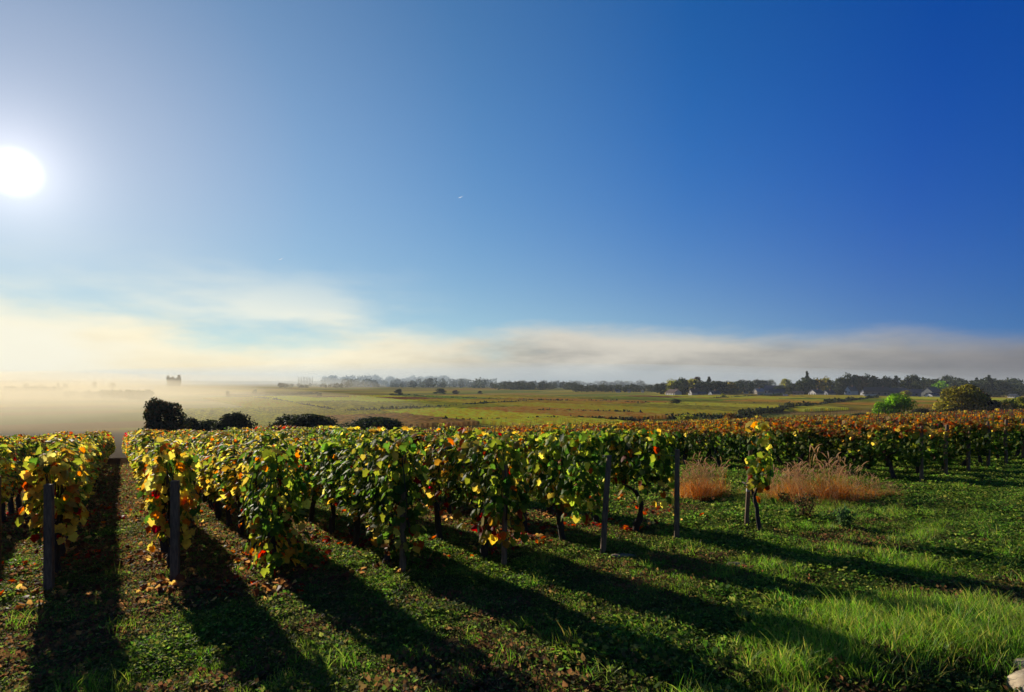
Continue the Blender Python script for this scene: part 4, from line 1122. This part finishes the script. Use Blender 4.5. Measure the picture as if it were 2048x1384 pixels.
def wood(name, spans, label, seed, cs=DK):
    """a far wood that reads as one mass: crowns of leaf clumps joined"""
    rng = np.random.default_rng(seed); Vs, Fs, Cs, off = [], [], [], 0
    for px0, px1, d0, d1, t0, t1, cnt in spans:
        for _ in range(cnt):
            px = rng.uniform(px0, px1); d = rng.uniform(d0, d1); x, y, z = AT(px, d); top = rng.uniform(t0, t1)
            h = max(EYE + (HOR - top) / F * d - z, 4); w = h * rng.uniform(.8, 1.5); n = 130
            dd = norm(rng.normal(0, 1, (n, 3))); pos = np.array([x, y, z + h * .5]) + dd * np.array([w / 2, w / 2, h * .52]) * (.7 + .35 * rng.random((n, 1)))
            V, Fc, col = leaves(pos, dd + rng.normal(0, .4, (n, 3)), rng.normal(0, 1, (n, 3)), h * .17 * (.6 + .8 * rng.random(n)), np.array(cs)[rng.integers(len(cs), size=n)] * rng.uniform(.7, 1.3), TL, rng)
            Vs.append(V); Fs.append(Fc + off); Cs.append(col); off += len(V)
    o = link(name, mesh(name, np.concatenate(Vs), np.concatenate(Fs), np.concatenate(Cs), M_TREE)); tag(o, label, 'wood', kind='stuff')
wood('distant_wood', [(570, 690, 900, 1100, 766, 771, 40), (690, 1000, 950, 1150, 756, 769, 120), (640, 900, 1250, 1400, 750, 758, 60)], 'misty wooded hillside around the far village', 1)
wood('distant_wood', [(985, 1160, 780, 950, 762, 770, 70), (1150, 1320, 650, 800, 768, 775, 60), (1000, 1300, 1000, 1200, 760, 766, 70)], 'hazy wood stretching right of the far village to the farmhouse', 2)
wood('distant_wood', [(0, 120, 430, 480, 772, 777, 36), (205, 300, 360, 400, 779, 784, 36), (135, 210, 390, 430, 780, 786, 24)], 'foggy dark wood on the plain at the left', 3)
wood('distant_wood', [(1330, 1480, 560, 620, 762, 770, 50), (1580, 2048, 570, 640, 755, 771, 110)], 'dark tree mass behind the houses of the right village', 4)

# ------------------------------------------------------------------ hedges, walls and tracks of the plain
def hedge(pts, hgt, wid, label, seed, name='hedge', cs=DK):
    rng = np.random.default_rng(seed); P = [G(*q) for q in pts]; Vs, Fs, Cs, off = [], [], [], 0
    for a, b in zip(P[:-1], P[1:]):
        L = math.hypot(b[0] - a[0], b[1] - a[1]); n = int(L * 16)
        t = rng.random(n); x = a[0] + (b[0] - a[0]) * t + rng.normal(0, wid * .3, n); y = a[1] + (b[1] - a[1]) * t + rng.normal(0, wid * .3, n)
        hh = hgt * (.5 + .9 * vn(x * .12, y * .12, seed)); z = HN(x, y) + hh * rng.random(n)
        V, Fc, col = leaves(np.stack([x, y, z], -1), rng.normal(0, 1, (n, 3)) + np.array([0, 0, .4]), rng.normal(0, 1, (n, 3)), .8 * (.5 + rng.random(n)), np.array(cs)[rng.integers(len(cs), size=n)], TL, rng)
        Vs.append(V); Fs.append(Fc + off); Cs.append(col); off += len(V)
    e = link(name, mesh(name, np.concatenate(Vs), np.concatenate(Fs), np.concatenate(Cs), M_TREE)); tag(e, label, 'hedge')
hedge([(455, 794), (540, 791), (585, 790), (638, 788)], 1.6, 1.4, 'dark hedge line with bushes on the misty left plain', 1)
hedge([(470, 795), (545, 800), (600, 812), (668, 826)], .8, .8, 'low hedge running down beside the pale track', 2)
hedge([(780, 790), (850, 796), (960, 800), (1100, 805), (1240, 805)], 1.0, .9, 'thin hedge slanting right from the lone round tree', 3)
hedge([(690, 828), (800, 824), (900, 816), (1000, 809), (1062, 806)], 1.3, 1.0, 'dark hedge rising left to right across the middle fields', 4)
hedge([(1075, 826), (1180, 828), (1290, 832)], 1.1, 1.0, 'short thick hedge in the centre of the plain', 5)
hedge([(860, 847), (980, 846), (1100, 842), (1300, 844)], .9, .9, 'nearest low hedge just above the orange vine tops', 6)
hedge([(1480, 834), (1560, 823), (1640, 813), (1700, 805), (1755, 798)], 2.0, 2.6, 'thick dark hedge climbing toward the white garden wall', 7)
hedge([(1420, 800), (1500, 795), (1575, 790)], 1.1, 1.4, 'dark hedge below the two roofed village house', 8)
hedge([(1180, 805), (1300, 810), (1400, 814)], .9, .9, 'thin hedge at the foot of the lone dark round tree', 9)
hedge([(1330, 838), (1420, 836), (1500, 838)], 1.1, 1.4, 'low hedge under the small orange autumn bush', 10)
hedge([(1380, 822), (1480, 812), (1600, 805)], .5, .6, 'faint hedge between fields left of the thick climbing hedge', 11)

def strip(pts, wid, name, m_, lift=.05):
    P = [G(*q) for q in pts]; V, Fc = [], []
    Q = []
    for a, b in zip(P[:-1], P[1:]):
        for t in np.linspace(0, 1, 12, endpoint=False): Q.append((a[0] + (b[0] - a[0]) * t, a[1] + (b[1] - a[1]) * t))
    Q.append(P[-1][:2])
    for i, (x, y) in enumerate(Q):
        x2, y2 = Q[min(i + 1, len(Q) - 1)]; x1, y1 = Q[max(i - 1, 0)]; d = Vector((x2 - x1, y2 - y1)).normalized()
        for sg in (-1, 1):
            vx, vy = x - sg * d.y * wid / 2, y + sg * d.x * wid / 2; V.append((vx, vy, Hs(vx, vy) + lift))
    for i in range(len(Q) - 1): Fc.append((2 * i, 2 * i + 2, 2 * i + 3, 2 * i + 1))
    o = link(name, mesh(name, V, Fc, None, m_)); tag(o, kind='structure')
strip([(455, 798), (545, 803), (610, 815), (672, 828), (700, 834), (730, 843)], 3.2, 'track', colmat('pale_track', (.22, .19, .14), .9, .4, .3), .12)

# vineyard plots of the plain with real rows of vines, near enough to read
def plots():
    rng = np.random.default_rng(12)
    cs = [(.18, .19, .03), (.30, .25, .035), (.12, .17, .025), (.42, .31, .04), (.16, .09, .035), (.34, .19, .04), (.52, .38, .04), (.20, .13, .05), (.20, .22, .03)]
    objs = 0
    pe = np.arange(-330, 460, 31.0)
    for pi in range(len(pe) - 1):
        s = 100 + rng.uniform(0, 40)
        while s < 420:
            ln = rng.uniform(45, 120); pa, pb = pe[pi] + 1.5, pe[pi + 1] - 1.5; sa, sb = s, s + ln - 3; s += ln
            cx, cy_ = PS((pa + pb) / 2, (sa + sb) / 2)
            if cy_ < 125 or cy_ > 430 or cx / cy_ > .95 or cx / cy_ < -.50: continue
            wgt = np.array([3, 4, 2, 3, .6, .8, 2.4, .5, 3.]) if cx > 20 else np.array([2.5, 3, 1.5, 3, .7, 2.6, 1.2, .7, 2.5]); col = np.array(cs[rng.choice(9, p=wgt / wgt.sum())]) * rng.uniform(1.5, 2.1) * np.array([1.18, 1.0, .8])
            step = 1.3 if cy_ < 260 else 2.2; seg = 1.6 if cy_ < 260 else 3.0
            Vs, Fs, Cs, off = [], [], [], 0
            for p in np.arange(pa, pb, step):
                ns = int((sb - sa) / seg); sv = np.linspace(sa, sb, ns)
                pv = p + rng.normal(0, .05, ns); x, y = pv * RY + sv * RX, -pv * RX + sv * RY
                z = HN(x, y); hh = 1.1 + rng.normal(0, .07, ns); w = .28 + .1 * rng.random(ns)
                A = []
                for dp, dz in ((-1, .1), (-1, 1), (1, 1), (1, .1)):
                    A.append(np.stack([x + dp * w * RY, y - dp * w * RX, z + dz * hh], -1))
                V = np.stack(A, 1).reshape(-1, 3); i = np.arange(ns - 1)[:, None] * 4
                f = np.concatenate([i + np.array([[a, a + 4, a + 5, a + 1]]) for a in range(3)], 0)
                Vs.append(V); Fs.append(f + off); off += len(V)
                Cs.append(np.repeat(col[None] * (.65 + .7 * rng.random((ns, 1))) * np.array([1, 1, 1]) + rng.normal(0, .02, (ns, 3)).clip(0, .08), 4, 0))
            o = link('vineyard_plot', mesh('vineyard_plot', np.concatenate(Vs), np.concatenate(Fs), np.concatenate(Cs).clip(.01, .6), M_PLOT))
            tag(o, 'distant plots of vine rows patchworked over the plain', 'vineyard', 'vineyard plots of the plain', 'stuff'); objs += 1
plots()

# ------------------------------------------------------------------ contrails
for px, py, ln, lb in ((922, 394, 70, 'short white contrail high in the blue sky'), (562, 518, 60, 'faint short contrail low over the fog bank')):
    d = 9000; b = MB(); c = Vector(((px - 1024) / F * d, d, EYE + (HOR - py) / F * d))
    b.tube([c + Vector((-ln / 2, 0, -ln * .22)), c, c + Vector((ln / 2, 0, ln * .2))], [3.2, 2.6, 0.8], 6); tag(b.build('contrail', M_CONTRAIL), lb, 'contrail')

# ------------------------------------------------------------------ air
def volmat(name, dens, col, aniso):
    m_, k, out = mat(name); v = k.n('ShaderNodeVolumePrincipled'); v.inputs['Color'].default_value = (*col, 1)
    v.inputs['Density'].default_value = dens; v.inputs['Anisotropy'].default_value = aniso
    k.t.links.new(v.outputs[0], out.inputs['Volume']); return m_
def haze():
    b = MB(); b.box((0, 1100, 3.0), (6400, 2600, 34)); o = b.build('haze', volmat('haze_air', .00012, (.80, .90, 1.0), .1)); tag(o, kind='stuff')
haze()
def fog(name, c, r, dens, seed, label, col=(1.0, .89, .66), rz=0.0):
    n1_, n2_ = 40, 20; V = []
    for j in range(n2_ + 1):
        ph = math.pi * j / n2_
        for i in range(n1_):
            t = 2 * math.pi * i / n1_; d = np.array([math.sin(ph) * math.cos(t), math.sin(ph) * math.sin(t), math.cos(ph)])
            k = 1 + .3 * (float(vn(d[0] * 2.5 + seed, d[1] * 2.5 + d[2] * 2, seed)) - .5)
            V.append(d * k * np.array(r))
    Fc = [(j * n1_ + i, (j + 1) * n1_ + i, (j + 1) * n1_ + (i + 1) % n1_, j * n1_ + (i + 1) % n1_) for j in range(n2_) for i in range(n1_)]
    o = link(name, mesh(name, V, Fc, None, volmat(name, dens, col, .22), True), c, None, rz); tag(o, label, 'fog', kind='stuff')
for q_, (kf, df) in enumerate(((1.12, .0013), (.98, .0015), (.82, .0017), (.62, .0019))):
    fog('fog_bank', (-225 - 8 * q_, 270, -8.5), (300 * kf ** .5, 118 * kf, 10.5 * kf), df, 3 + q_, 'glowing low fog lying over the plain at the left, %s layer' % ('outermost', 'second', 'third', 'innermost')[q_], rz=math.radians(126))
fog('fog_bank', (-380, 460, -8), (430, 150, 17), .0012, 5, 'thin fog drifting over the far left fields', rz=math.radians(126))
fog('fog_bank', (-700, 780, -6), (520, 380, 22), .0008, 6, 'veil of fog in front of the misty left ridge')
fog('fog_bank', (-60, 1250, -4), (900, 330, 42), .0018, 8, 'blue grey mist hanging round the far village', (.66, .78, .88))
fog('fog_bank', (520, 900, -4), (420, 220, 30), .0005, 9, 'grey mist behind the right village', (.66, .70, .76))
